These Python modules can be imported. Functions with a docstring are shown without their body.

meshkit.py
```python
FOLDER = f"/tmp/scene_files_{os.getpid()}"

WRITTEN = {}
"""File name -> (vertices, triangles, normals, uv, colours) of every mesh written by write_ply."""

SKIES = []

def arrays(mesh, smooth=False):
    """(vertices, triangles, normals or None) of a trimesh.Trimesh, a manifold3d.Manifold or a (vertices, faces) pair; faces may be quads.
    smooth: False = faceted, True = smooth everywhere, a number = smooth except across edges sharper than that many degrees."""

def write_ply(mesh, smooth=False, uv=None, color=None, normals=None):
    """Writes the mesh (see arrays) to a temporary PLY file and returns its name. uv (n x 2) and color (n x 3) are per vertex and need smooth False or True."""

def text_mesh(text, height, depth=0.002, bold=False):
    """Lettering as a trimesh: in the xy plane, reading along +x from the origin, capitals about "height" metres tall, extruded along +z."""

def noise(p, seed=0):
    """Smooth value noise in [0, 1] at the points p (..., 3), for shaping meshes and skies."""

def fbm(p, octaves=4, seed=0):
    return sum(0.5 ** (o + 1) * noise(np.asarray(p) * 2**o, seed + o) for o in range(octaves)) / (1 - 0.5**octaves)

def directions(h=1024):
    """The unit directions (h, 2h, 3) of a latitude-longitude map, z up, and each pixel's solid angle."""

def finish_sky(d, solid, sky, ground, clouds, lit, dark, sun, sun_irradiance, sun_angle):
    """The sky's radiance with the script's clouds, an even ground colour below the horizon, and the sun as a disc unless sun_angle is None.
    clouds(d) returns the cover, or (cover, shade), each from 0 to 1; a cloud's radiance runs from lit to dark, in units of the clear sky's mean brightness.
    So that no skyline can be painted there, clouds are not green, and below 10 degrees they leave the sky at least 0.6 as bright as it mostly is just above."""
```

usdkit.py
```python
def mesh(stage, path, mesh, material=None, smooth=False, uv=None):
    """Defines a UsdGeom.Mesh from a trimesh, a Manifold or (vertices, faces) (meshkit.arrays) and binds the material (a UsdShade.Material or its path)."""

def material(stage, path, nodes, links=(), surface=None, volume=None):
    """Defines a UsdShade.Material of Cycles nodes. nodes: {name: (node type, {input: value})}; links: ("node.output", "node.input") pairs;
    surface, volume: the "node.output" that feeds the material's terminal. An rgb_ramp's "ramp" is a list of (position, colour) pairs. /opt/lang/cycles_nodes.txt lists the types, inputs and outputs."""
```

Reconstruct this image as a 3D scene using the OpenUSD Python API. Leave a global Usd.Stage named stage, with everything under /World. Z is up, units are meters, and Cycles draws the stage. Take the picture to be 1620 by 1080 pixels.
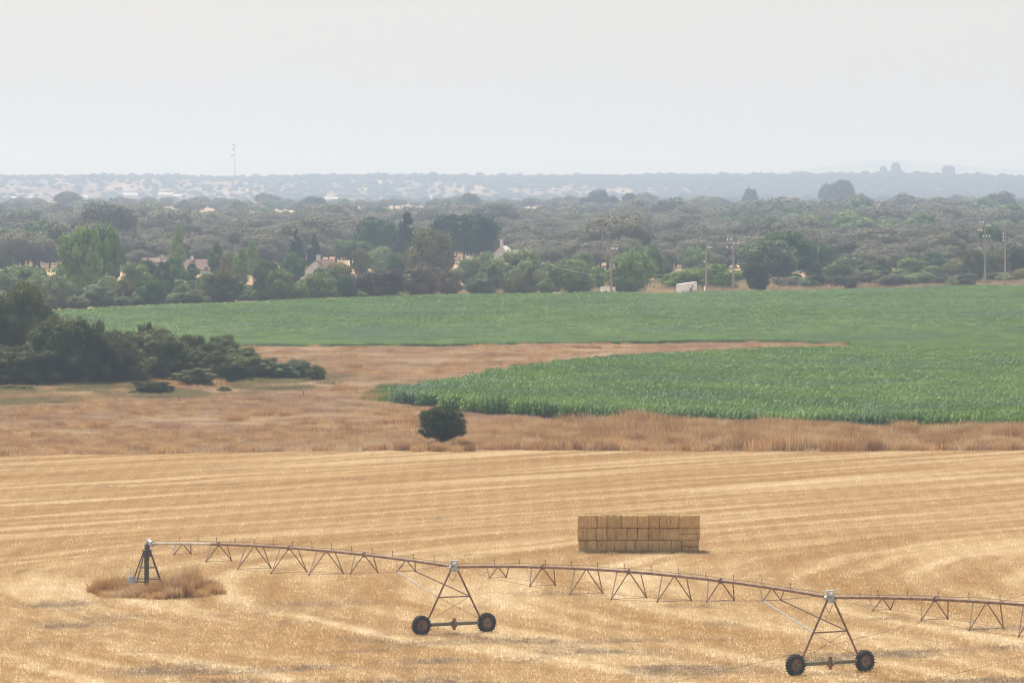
import math, random
import numpy as np, trimesh, usdkit
from shapely.geometry import Polygon, Point
from shapely import contains_xy
from pxr import Usd, UsdGeom, UsdLux, UsdShade, Gf, Sdf, Vt

stage = Usd.Stage.CreateInMemory()
UsdGeom.SetStageUpAxis(stage, 'Z'); UsdGeom.SetStageMetersPerUnit(stage, 1.0)
UsdGeom.Xform.Define(stage, '/World'); UsdGeom.Scope.Define(stage, '/World/Looks')

# ------------------------------------------------------------------ camera, sky, sun, exposure
F, W0, H0, HORIZON, EYE = 9800.0, 1620.0, 1080.0, 268.0, 26.4
PITCH = math.atan((H0 / 2 - HORIZON) / F)
cam = UsdGeom.Camera.Define(stage, '/World/camera')
cam.AddTranslateOp().Set(Gf.Vec3d(0, 0, EYE)); cam.AddRotateXOp().Set(90 - math.degrees(PITCH))
cam.CreateHorizontalApertureAttr(36.0); cam.CreateVerticalApertureAttr(24.0)
cam.CreateFocalLengthAttr(36.0 * F / W0); cam.CreateClippingRangeAttr(Gf.Vec2f(1, 90000))
cam.CreateExposureAttr(0.68)
SUN_EL, SUN_AZ = math.radians(56), math.radians(-24)      # ahead of the camera, a little to the left
sd = np.array([math.sin(SUN_AZ) * math.cos(SUN_EL), math.cos(SUN_AZ) * math.cos(SUN_EL), math.sin(SUN_EL)])
sun = UsdLux.DistantLight.Define(stage, '/World/sun')
sun.CreateIntensityAttr(1.12); sun.CreateAngleAttr(0.6); sun.CreateColorAttr(Gf.Vec3f(1, .95, .87))
sun.GetPrim().CreateAttribute('inputs:normalize', Sdf.ValueTypeNames.Bool).Set(True)
sun.AddRotateZOp().Set(-math.degrees(SUN_AZ)); sun.AddRotateXOp().Set(-(90 - math.degrees(SUN_EL)))
sky = UsdLux.DomeLight.Define(stage, '/World/sky')
SKYM = usdkit.material(stage, '/World/Looks/hazy_sky', {
    'sky': ('sky_texture', {'sky_type': 'single_scattering', 'sun_disc': False, 'sun_elevation': SUN_EL, 'sun_rotation': SUN_AZ % (2 * math.pi), 'altitude': 200, 'aerosol_density': 3.0}),
    'mix': ('mix_color', {'fac': 0.80, 'b': (5.55, 5.47, 5.42), 'use_clamp': False}),
    'bg': ('background_shader', {'strength': 0.095})},
    [('sky.color', 'mix.a'), ('mix.result', 'bg.color')], surface='bg.Background')
UsdShade.MaterialBindingAPI.Apply(sky.GetPrim()).Bind(SKYM)
sky.GetPrim().SetCustomDataByKey('kind', 'structure')
HAZE_DENSITY, HAZE_COLOR, HAZE_G = 1.50e-4, (.66, .80, 1.0), 0.69

# ------------------------------------------------------------------ picture <-> place
CP, SP = math.cos(PITCH), math.sin(PITCH)
def ray(x, y):
    a, b = x - W0 / 2, H0 / 2 - y
    return np.array([a, F * CP + b * SP, b * CP - F * SP])
def pix(x, y, z=0.0):
    d = ray(x, y); return np.array([0, 0, EYE]) + d * ((z - EYE) / d[2])
def at(x, y, dist):
    d = ray(x, y); return np.array([0, 0, EYE]) + d * (dist / d[1])
def mpp(dist): return dist / F

def hash2(ix, iy, s):
    h = np.sin(ix * 127.1 + iy * 311.7 + s * 74.7) * 43758.5453
    return h - np.floor(h)
def noise2(x, y, s=0):
    x, y = np.asarray(x, float), np.asarray(y, float)
    ix, iy = np.floor(x), np.floor(y); fx, fy = x - ix, y - iy
    fx, fy = fx * fx * (3 - 2 * fx), fy * fy * (3 - 2 * fy)
    return (hash2(ix, iy, s) * (1 - fx) + hash2(ix + 1, iy, s) * fx) * (1 - fy) + (hash2(ix, iy + 1, s) * (1 - fx) + hash2(ix + 1, iy + 1, s) * fx) * fy
def sstep(a, b, x):
    t = np.clip((np.asarray(x, float) - a) / (b - a), 0, 1); return t * t * (3 - 2 * t)

CREST, FOOT = 10350.0, 8000.0
def crest_height(x):
    px = np.asarray(x, float) / CREST * F + 810
    y = np.interp(px, [-600, 0, 250, 330, 420, 520, 800, 1000, 1200, 1340, 1500, 1560, 1620, 2300], [281, 281, 279, 283, 282, 280, 281, 280, 279, 277, 278, 282, 285, 287])
    return EYE - (y - HORIZON) * CREST / F + 1.2 * (noise2(x / 60., x * 0, 3) - .5)
def gz(x, y):
    """The plain, a shallow valley beyond the wood, and the long hill behind it."""
    x, y = np.asarray(x, float), np.asarray(y, float)
    low = -14.6 * sstep(3600, 7600, y); r = sstep(FOOT, CREST, y) * (0.85 + 0.3 * sstep(FOOT, 9150, y) * (1 - sstep(9150, CREST, y)))
    h = low + (crest_height(x) - low) * r - 40 * sstep(CREST + 200, 14000, y)
    return h + sstep(1700, 2400, y) * (1 - sstep(4600, 5300, y)) * 1.0 * (noise2(x / 240., y / 420., 5) - .5)
def ground_at(x, y):
    """The point of the ground seen at a pixel."""
    d = ray(x, y); d = d / d[1]
    if d[2] >= -1e-9: return at(x, y, CREST)
    D = min(-EYE / d[2], 60000.)
    if D < 3600: return np.array([d[0] * D, D, float(gz(d[0] * D, D))])
    for D in np.arange(3600, CREST + 60, 8.):
        if EYE + d[2] * D <= gz(d[0] * D, D): break
    return np.array([d[0] * D, D, float(gz(d[0] * D, D))])

# ------------------------------------------------------------------ helpers
used = {}
def numbered(parent, name):
    k = (parent, name); n = used.get(k, 0); used[k] = n + 1
    return f'{parent}/{name}' if n == 0 else f'{parent}/{name}_{n:03d}'
def tag(p, label=None, cat=None, group=None, kind=None):
    p = p.GetPrim() if hasattr(p, 'GetPrim') else p
    for k, v in (('label', label), ('category', cat), ('group', group), ('kind', kind)):
        if v: p.SetCustomDataByKey(k, v)
    return p
def obj(name, mesh, m, parent=None, smooth=False, uv=None):
    return usdkit.mesh(stage, numbered(str(parent.GetPath()) if parent else '/World', name), mesh, m, smooth, uv).GetPrim()
def holder(name, parent=None):
    return UsdGeom.Xform.Define(stage, numbered(str(parent.GetPath()) if parent else '/World', name)).GetPrim()
def thing(name, label, cat, loc=(0, 0, 0), rotz=0., scale=(1, 1, 1), group=None):
    p = holder(name); x = UsdGeom.Xformable(p)
    x.AddTranslateOp().Set(Gf.Vec3d(*map(float, loc))); x.AddRotateZOp().Set(float(rotz)); x.AddScaleOp().Set(Gf.Vec3f(*map(float, scale)))
    return tag(p, label, cat, group)
def copy_of(src, name, label, cat, loc, rotz, scale, group=None):
    p = holder(name); p.GetReferences().AddInternalReference(src.GetPath()); p.SetInstanceable(True)
    p.GetAttribute('xformOp:translate').Set(Gf.Vec3d(*map(float, loc))); p.GetAttribute('xformOp:rotateZ').Set(float(rotz)); p.GetAttribute('xformOp:scale').Set(Gf.Vec3f(*map(float, scale)))
    return tag(p, label, cat, group)
class MB:
    def __init__(s): s.v, s.f, s.n = [], [], 0
    def add(s, v, f):
        v, f = np.asarray(v, float), np.asarray(f, int)
        if f.shape[1] == 4: f = np.vstack([f[:, [0, 1, 2]], f[:, [0, 2, 3]]])
        s.v.append(v); s.f.append(f + s.n); s.n += len(v); return s
    def bar(s, a, b, r, sides=6, r2=None):
        a, b = np.asarray(a, float), np.asarray(b, float); t = b - a; t = t / (np.linalg.norm(t) + 1e-9)
        u = np.cross(t, [0, 0, 1.] if abs(t[2]) < .9 else [1., 0, 0]); u /= np.linalg.norm(u); w = np.cross(t, u)
        ang = np.arange(sides) * 2 * np.pi / sides; ring = np.cos(ang)[:, None] * u + np.sin(ang)[:, None] * w
        v = np.vstack([a + ring * r, b + ring * (r if r2 is None else r2), [a], [b]]); i = np.arange(sides); j = (i + 1) % sides
        f = np.vstack([np.c_[i, j, j + sides], np.c_[i, j + sides, i + sides], np.c_[np.full(sides, 2 * sides), j, i], np.c_[np.full(sides, 2 * sides + 1), i + sides, j + sides]])
        return s.add(v, f)
    def path(s, pts, r, sides=6):
        for a, b in zip(pts[:-1], pts[1:]): s.bar(a, b, r, sides)
        return s
    def box(s, c, size, R=None):
        m = trimesh.creation.box(size); v = m.vertices if R is None else m.vertices @ np.asarray(R).T
        return s.add(v + np.asarray(c), m.faces)
    def mesh(s): return np.vstack(s.v), np.vstack(s.f)

# ------------------------------------------------------------------ materials
def mat(name, nodes, links, surface): return usdkit.material(stage, f'/World/Looks/{name}', nodes, links, surface=surface)
def two_tone(name, c1, c2, scale, rough=.8, spec=.2, detail=4, stretch=None, bump=0.0, metallic=0.0):
    n = {'g': ('geometry', {}), 'm': ('mapping', {'scale': stretch or (1, 1, 1)}), 't': ('noise_texture', {'scale': scale, 'detail': detail, 'roughness': .6}),
         'r': ('map_range', {'from_min': .3, 'from_max': .7, 'clamp': True}), 'x': ('mix_color', {'a': c1, 'b': c2}), 'p': ('principled_bsdf', {'roughness': rough, 'specular_ior_level': spec, 'metallic': metallic})}
    l = [('g.position', 'm.vector'), ('m.vector', 't.vector'), ('t.fac', 'r.value'), ('r.result', 'x.fac'), ('x.result', 'p.base_color')]
    if bump:
        n['b'] = ('bump', {'strength': bump, 'distance': .03}); l += [('t.fac', 'b.height'), ('b.normal', 'p.normal')]
    return mat(name, n, l, 'p.BSDF')
def leaf(name, c1, c2, scale=.5, rough=.7, spec=.08, trans=.25, patch=None):
    """Foliage: two leaf colours in clumps and from tree to tree, part of the light passing through."""
    n = {'g': ('geometry', {}), 't': ('noise_texture', {'scale': scale, 'detail': 3, 'roughness': .6}), 'o': ('object_info', {}), 'i': ('math', {'math_type': 'multiply_add', 'value2': .5, 'value3': -.25}),
         'a': ('math', {'math_type': 'add'}), 'r': ('map_range', {'from_min': .34, 'from_max': .66, 'clamp': True}), 'x': ('mix_color', {'a': c1, 'b': c2}),
         'p': ('principled_bsdf', {'roughness': rough, 'specular_ior_level': spec}), 'tr': ('translucent_bsdf', {}), 'mx': ('mix_closure', {'fac': trans})}
    l = [('g.position', 't.vector'), ('o.random', 'i.value1'), ('t.fac', 'a.value1'), ('i.value', 'a.value2'), ('a.value', 'r.value'), ('r.result', 'x.fac')]
    col = 'x.result'
    if patch:
        pc, ps, lo, hi = patch
        n |= {'t2': ('noise_texture', {'scale': ps, 'detail': 4}), 'r2': ('map_range', {'from_min': lo, 'from_max': hi, 'clamp': True}), 'x2': ('mix_color', {'b': pc})}
        l += [('g.position', 't2.vector'), ('t2.fac', 'r2.value'), ('r2.result', 'x2.fac'), (col, 'x2.a')]; col = 'x2.result'
    l += [(col, 'p.base_color'), (col, 'tr.color'), ('p.BSDF', 'mx.closure1'), ('tr.BSDF', 'mx.closure2')]
    return mat(name, n, l, 'mx.closure')
LEAF = dict(
    oak=leaf('holm_oak_leaves', (.105, .100, .060), (.185, .172, .106), .30, trans=.12),
    oakbush=leaf('grey_oak_leaves', (.062, .056, .036), (.140, .122, .072), .5, trans=.12),
    willow=leaf('willow_leaves', (.085, .118, .050), (.215, .255, .118), .4, trans=.22),
    poplar=leaf('poplar_leaves', (.064, .120, .026), (.180, .265, .064), .5, trans=.3),
    bright=leaf('fig_leaves', (.125, .200, .030), (.330, .400, .085), .6, trans=.35),
    pine=leaf('pine_needles', (.018, .042, .012), (.052, .098, .026), .45, trans=.1),
    cedar=leaf('cedar_needles', (.020, .034, .015), (.046, .068, .028), .45, trans=.1),
    olive=leaf('olive_leaves', (.100, .112, .034), (.215, .205, .065), .4, trans=.22),
    green=leaf('shrub_leaves', (.052, .092, .026), (.160, .215, .066), .45, trans=.2),
    dark=leaf('thicket_leaves', (.044, .062, .018), (.118, .136, .042), .7, trans=.15),
    thicket=leaf('thicket_light_leaves', (.072, .080, .026), (.170, .168, .058), .7, trans=.2),
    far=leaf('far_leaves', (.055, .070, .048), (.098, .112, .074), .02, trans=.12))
BARK = two_tone('bark', (.07, .055, .04), (.15, .12, .09), 3.)
# ground of the plain: dry grass, sandy and brown
GROUND = mat('dry_ground', {'g': ('geometry', {}), 't': ('noise_texture', {'scale': .012, 'detail': 8, 'roughness': .65}), 't2': ('noise_texture', {'scale': .35, 'detail': 5, 'roughness': .7}),
    'r': ('rgb_ramp', {'ramp': [(0, (.20, .125, .07)), (.42, (.33, .22, .13)), (.58, (.46, .33, .19)), (1, (.52, .40, .24))]}), 'r2': ('map_range', {'from_min': .3, 'from_max': .7, 'to_min': .75, 'to_max': 1.15, 'clamp': True}),
    'm': ('mapping', {'scale': (.0115, .0032, 0)}), 't3': ('noise_texture', {'scale': 1., 'detail': 7, 'roughness': .62}),
    'r3': ('rgb_ramp', {'ramp': [(0, (.09, .07, .055)), (.44, (.135, .098, .075)), (.53, (.18, .132, .095)), (.62, (.34, .26, .165)), (1, (.42, .33, .22))]}),
    's': ('separate_xyz', {}), 'far': ('map_range', {'from_min': 4300., 'from_max': 6200., 'clamp': True}), 'fx': ('mix_color', {}),
    'x': ('vector_math', {'math_type': 'scale'}), 'p': ('principled_bsdf', {'roughness': .95, 'specular_ior_level': .05})},
    [('g.position', 't.vector'), ('g.position', 't2.vector'), ('t.fac', 'r.fac'), ('t2.fac', 'r2.value'), ('g.position', 'm.vector'), ('m.vector', 't3.vector'), ('t3.fac', 'r3.fac'), ('g.position', 's.vector'), ('s.y', 'far.value'),
     ('far.result', 'fx.fac'), ('r.color', 'fx.a'), ('r3.color', 'fx.b'), ('fx.result', 'x.vector1'), ('r2.result', 'x.scale'), ('x.vector', 'p.base_color')], 'p.BSDF')
HILLM = mat('hill_ground', {'g': ('geometry', {}), 'm': ('mapping', {'scale': (.02, .004, 0)}), 't': ('noise_texture', {'scale': 1., 'detail': 6, 'roughness': .6}),
    'r': ('rgb_ramp', {'ramp': [(0, (.20, .14, .09)), (.45, (.29, .19, .125)), (.54, (.36, .25, .155)), (.62, (.56, .42, .25)), (1, (.58, .46, .30))]}), 'p': ('principled_bsdf', {'roughness': .95, 'specular_ior_level': .05})},
    [('g.position', 'm.vector'), ('m.vector', 't.vector'), ('t.fac', 'r.fac'), ('r.color', 'p.base_color')], 'p.BSDF')
SOIL = two_tone('maize_soil', (.06, .07, .03), (.10, .10, .05), .5)

# stubble: straw left in curved swaths. v = across the swaths: x - integral of the bend along the depth
def stubble_nodes():
    n = {'g': ('geometry', {}), 's': ('separate_xyz', {}), 'd': ('math', {'math_type': 'subtract', 'value2': 408.}), 'sm': ('math', {'math_type': 'smoothmax', 'value2': 0., 'value3': 60.}),
         'k1': ('math', {'math_type': 'multiply', 'value2': -1.11}), 'k2': ('math', {'math_type': 'multiply_add', 'value2': .36}), 'v0': ('math', {'math_type': 'add'}),
         'nz': ('noise_texture', {'scale': .06, 'detail': 3}), 'nk': ('math', {'math_type': 'multiply', 'value2': 5.0}), 'v': ('math', {'math_type': 'add'}),
         'cv': ('combine_xyz', {}), 'vs': ('math', {'math_type': 'multiply', 'value2': .30}), 'ys': ('math', {'math_type': 'multiply', 'value2': .022}),
         'band': ('noise_texture', {'scale': 1., 'detail': 4, 'roughness': .5}),
         'wv': ('math', {'math_type': 'sine'}), 'wk': ('math', {'math_type': 'multiply', 'value2': 2 * math.pi / 9.6}), 'wa': ('math', {'math_type': 'multiply_add', 'value2': .012}), 'lv': ('math', {'math_type': 'multiply', 'value2': .34}), 'ly': ('math', {'math_type': 'multiply', 'value2': .006}), 'lc': ('combine_xyz', {}), 'ln': ('noise_texture', {'scale': 1., 'detail': 2, 'roughness': .5}), 'wr': ('map_range', {'from_min': .55, 'from_max': .74, 'clamp': True}), 'brk': ('noise_texture', {'scale': .045, 'detail': 4}), 'bk': ('map_range', {'from_min': .36, 'from_max': .62, 'to_min': .05, 'to_max': .19, 'clamp': True}), 'wx': ('math', {'math_type': 'multiply_add'}),
         'ramp': ('rgb_ramp', {'ramp': [(0, (.350, .226, .100)), (.36, (.405, .270, .128)), (.50, (.452, .320, .172)), (.60, (.53, .405, .24)), (.72, (.59, .48, .32)), (1, (.62, .53, .38))]}),
         'fine': ('noise_texture', {'scale': 1.7, 'detail': 5, 'roughness': .75}), 'fr': ('map_range', {'from_min': .3, 'from_max': .7, 'to_min': .90, 'to_max': 1.09, 'clamp': True}), 'sc': ('vector_math', {'math_type': 'scale'}),
         # bare soil with clods showing through nearer the camera
         'soil1': ('noise_texture', {'scale': .10, 'detail': 3}), 'soil2': ('noise_texture', {'scale': 1.5, 'detail': 5, 'roughness': .8}), 'near': ('map_range', {'from_min': 430., 'from_max': 330., 'to_min': 0., 'to_max': .15, 'clamp': True}),
         'sa': ('math', {'math_type': 'add'}), 'sb': ('math', {'math_type': 'multiply_add', 'value2': .75}), 'sr': ('map_range', {'from_min': 1.05, 'from_max': 1.16, 'to_min': 0, 'to_max': .8, 'clamp': True}), 'sx': ('mix_color', {'b': (.22, .165, .115)})}
    l = [('g.position', 's.vector'), ('s.y', 'd.value1'), ('d.value', 'sm.value1'), ('sm.value', 'k1.value1'), ('s.y', 'k2.value1'), ('s.x', 'k2.value3'), ('k1.value', 'v0.value1'), ('k2.value', 'v0.value2'),
         ('g.position', 'nz.vector'), ('nz.fac', 'nk.value1'), ('v0.value', 'v.value1'), ('nk.value', 'v.value2'), ('v.value', 'vs.value1'), ('s.y', 'ys.value1'), ('vs.value', 'cv.x'), ('ys.value', 'cv.y'), ('cv.vector', 'band.vector'),
         ('v.value', 'wk.value1'), ('wk.value', 'wv.value1'), ('wv.value', 'wa.value1'), ('band.fac', 'wa.value3'), ('v.value', 'lv.value1'), ('s.y', 'ly.value1'), ('lv.value', 'lc.x'), ('ly.value', 'lc.y'), ('lc.vector', 'ln.vector'), ('ln.fac', 'wr.value'), ('g.position', 'brk.vector'), ('brk.fac', 'bk.value'), ('wr.result', 'wx.value1'), ('bk.result', 'wx.value2'), ('wa.value', 'wx.value3'), ('wx.value', 'ramp.fac'), ('g.position', 'fine.vector'), ('fine.fac', 'fr.value'), ('ramp.color', 'sc.vector1'), ('fr.result', 'sc.scale'),
         ('g.position', 'soil1.vector'), ('g.position', 'soil2.vector'), ('s.y', 'near.value'), ('soil1.fac', 'sa.value1'), ('near.result', 'sa.value2'), ('soil2.fac', 'sb.value1'), ('sa.value', 'sb.value3'), ('sb.value', 'sr.value'), ('sr.result', 'sx.fac'), ('sc.vector', 'sx.a')]
    return n, l
n_, l_ = stubble_nodes(); n_['p'] = ('principled_bsdf', {'roughness': .9, 'specular_ior_level': .1}); n_['b'] = ('bump', {'strength': .12, 'distance': .04})
STUBBLE = mat('stubble_ground', n_, l_ + [('sx.result', 'p.base_color'), ('fine.fac', 'b.height'), ('b.normal', 'p.normal')], 'p.BSDF')
n_, l_ = stubble_nodes(); n_ |= {'p': ('principled_bsdf', {'roughness': .8, 'specular_ior_level': .03}), 'tr': ('translucent_bsdf', {}), 'mx': ('mix_closure', {'fac': .5})}
STRAW = mat('stubble_straw', n_, l_ + [('sx.result', 'p.base_color'), ('sx.result', 'tr.color'), ('p.BSDF', 'mx.closure1'), ('tr.BSDF', 'mx.closure2')], 'mx.closure')
DRYGRASS = leaf('dry_meadow_grass', (.325, .20, .125), (.51, .37, .235), .16, .7, .1, .35, patch=((.58, .46, .30), .05, .50, .66))
DRYWEED = leaf('dry_tall_weeds', (.32, .175, .078), (.53, .345, .165), .40, .7, .1, .35, patch=((.58, .44, .26), .35, .52, .66))
VERGE = leaf('verge_weeds', (.27, .20, .115), (.43, .33, .19), .3, .7, .1, .35)
GREENGRASS = leaf('green_grass', (.17, .16, .065), (.30, .25, .11), .25, .7, .15, .3)
FRESHGRASS = leaf('fresh_grass', (.10, .17, .03), (.17, .24, .05), .4, .6, .2, .35)
MAIZE = leaf('maize_leaves', (.062, .136, .016), (.122, .222, .026), .16, .5, .12, .40, patch=((.070, .135, .040), .03, .5, .66))
HAY = mat('baled_straw_varied', {'g': ('geometry', {}), 'm': ('mapping', {'scale': (1.6, 1.6, .22)}), 't': ('noise_texture', {'scale': 9., 'detail': 6, 'roughness': .65}), 't2': ('noise_texture', {'scale': 1.4, 'detail': 3}), 'o': ('object_info', {}),
    'a': ('math', {'math_type': 'multiply_add', 'value2': .16}), 'b0': ('math', {'math_type': 'multiply_add', 'value2': .45}), 'r': ('map_range', {'from_min': .52, 'from_max': 1.02, 'clamp': True}), 'x': ('mix_color', {'a': (.250, .146, .058), 'b': (.49, .322, .142)}), 'p': ('principled_bsdf', {'roughness': .9, 'specular_ior_level': .1}), 'b': ('bump', {'strength': .7, 'distance': .04})},
    [('g.position', 'm.vector'), ('m.vector', 't.vector'), ('g.position', 't2.vector'), ('o.random', 'a.value1'), ('t.fac', 'a.value3'), ('t2.fac', 'b0.value1'), ('a.value', 'b0.value3'), ('b0.value', 'r.value'), ('r.result', 'x.fac'), ('x.result', 'p.base_color'), ('t.fac', 'b.height'), ('b.normal', 'p.normal')], 'p.BSDF')
TWINE = two_tone('twine', (.45, .36, .22), (.6, .5, .33), 5.)
RUST = two_tone('rusty_steel', (.115, .062, .042), (.245, .150, .100), 2.6, .6, .3)
GALV = two_tone('galvanised_steel', (.30, .31, .31), (.46, .46, .45), 4., .45, .5, metallic=.3)
WORN = two_tone('worn_pipe', (.50, .46, .40), (.24, .14, .09), 1.3, .5, .4)
DARKSTEEL = two_tone('dark_steel', (.065, .058, .056), (.15, .12, .10), 3., .6, .3)
OLIVE = two_tone('olive_paint', (.10, .105, .06), (.16, .14, .085), 3., .6, .3)
TYRE = two_tone('tyre_rubber', (.022, .024, .024), (.055, .055, .05), 6., .85, .2)
CONCRETE = two_tone('concrete', (.20, .17, .155), (.28, .245, .22), 1.)
WOOD = two_tone('weathered_wood', (.20, .14, .11), (.30, .22, .17), 1.5)
PLASTER = two_tone('old_plaster', (.42, .40, .38), (.54, .52, .49), .8)
WHITE = two_tone('whitewash', (.70, .68, .64), (.80, .78, .75), .6)
TILE = two_tone('roof_tile', (.13, .072, .052), (.20, .12, .088), 1.2)
GREYROOF = two_tone('pale_roof', (.50, .48, .45), (.62, .60, .57), .5)
GLASSY = two_tone('dark_pane', (.03, .035, .04), (.06, .06, .065), 1., .15, .5)
CERAMIC = two_tone('white_insulator', (.78, .78, .78), (.85, .85, .84), 3., .2, .6)
MASTM = two_tone('mast_steel', (.22, .22, .25), (.32, .31, .33), .3, .6)

# ------------------------------------------------------------------ ground, hills, mountain, fields
def sheet(xs, ys, zf):
    X, Y = np.meshgrid(xs, ys); v = np.c_[X.ravel(), Y.ravel(), zf(X, Y).ravel()]; nx, ny = len(xs), len(ys)
    i, j = np.meshgrid(np.arange(nx - 1), np.arange(ny - 1)); a = (j * nx + i).ravel()
    return v, np.c_[a, a + 1, a + nx + 1, a + nx]
tag(obj('ground', sheet(np.r_[np.linspace(-7000, -1700, 12), np.linspace(-1600, 1600, 181), np.linspace(1700, 7000, 12)], np.r_[np.linspace(-150, 1600, 8), np.linspace(1650, 7900, 140), np.linspace(8000, 10800, 141), np.linspace(11000, 32000, 30)], gz), GROUND, smooth=True), kind='structure')
def poly_mesh(P, z):
    m = trimesh.creation.triangulate_polygon(P, engine='earcut')
    return np.c_[m[0], np.full(len(m[0]), z)], m[1]
def fpoly(near, far):
    return Polygon([(p[0], p[1]) for p in near + far[::-1]]).buffer(0)
EDGE = [(-260, 727), (0, 722), (300, 718), (540, 714), (700, 712), (1000, 714), (1300, 715), (1620, 713), (1900, 711)]
stubble = fpoly([pix(-420, 1250), pix(2040, 1250)], [pix(*p) for p in EDGE])
tag(obj('stubble_field', poly_mesh(stubble, .02), STUBBLE), kind='structure')
MH = 2.0
far_maize = fpoly([pix(*p) for p in [(-330, 566), (0, 558), (250, 555), (430, 552), (700, 551), (1000, 547), (1200, 545), (1345, 549)]] + [pix(1345, 547, MH)] + [pix(2000, 546)],
                  [pix(x, y, MH) for x, y in [(-330, 504), (-100, 499), (75, 490), (250, 480), (500, 472), (700, 466), (950, 463), (1200, 458), (1620, 449), (2000, 440)]])
near_maize = fpoly([pix(*p) for p in [(606, 641), (673, 648), (740, 658), (840, 664), (900, 669), (1100, 677), (1300, 682), (1500, 688), (1620, 692), (2000, 705)]],
                   [pix(x, y, MH) for x, y in [(606, 611), (650, 606), (683, 601), (720, 596), (793, 584), (853, 575), (900, 569), (1000, 561), (1150, 554), (1290, 549.5), (1345, 547), (1620, 545.5), (2000, 544)]])
tag(obj('maize_field', poly_mesh(far_maize, .02), SOIL), kind='structure')
tag(obj('maize_field', poly_mesh(near_maize, .03), SOIL), kind='structure')
# a faint mountain far off to the right
mx = np.linspace(-1500, 1500, 60); MD = 22000.
def mz(X, Y):
    top = np.interp(X, [-1500, -800, -420, -150, 0, 160, 420, 800, 1500], [0, 22, 45, 82, 101, 92, 66, 40, 0])
    return (top + 6 * (noise2(X / 90., Y / 200., 8) - .5)) * np.clip(1 - np.abs(Y - MD) / 900., 0, 1) - 34
mc = at(1390, 268, MD)[0]
MOUNT = sheet(mx, np.linspace(MD - 900, MD + 900, 16), lambda X, Y: mz(X, Y)); MOUNT[0][:, 0] += mc
tag(obj('far_mountain', MOUNT, two_tone('mountain_scrub', (.05, .06, .05), (.09, .09, .07), .004), smooth=True), kind='structure')

# ------------------------------------------------------------------ air
hb = trimesh.creation.box([17000, 34800, 1]); hv = np.array(hb.vertices); hv[:, 1] += 16900; hv[:, 2] = np.where(hv[:, 2] > 0, 104.5, -66.)
HAZEM = usdkit.material(stage, '/World/Looks/haze_air', {'v': ('principled_volume', {'color': HAZE_COLOR, 'density': HAZE_DENSITY, 'anisotropy': HAZE_G, 'absorption_color': (.55, .55, 1)})}, [], volume='v.volume')
tag(obj('haze', (hv, hb.faces), HAZEM), kind='stuff')

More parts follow.
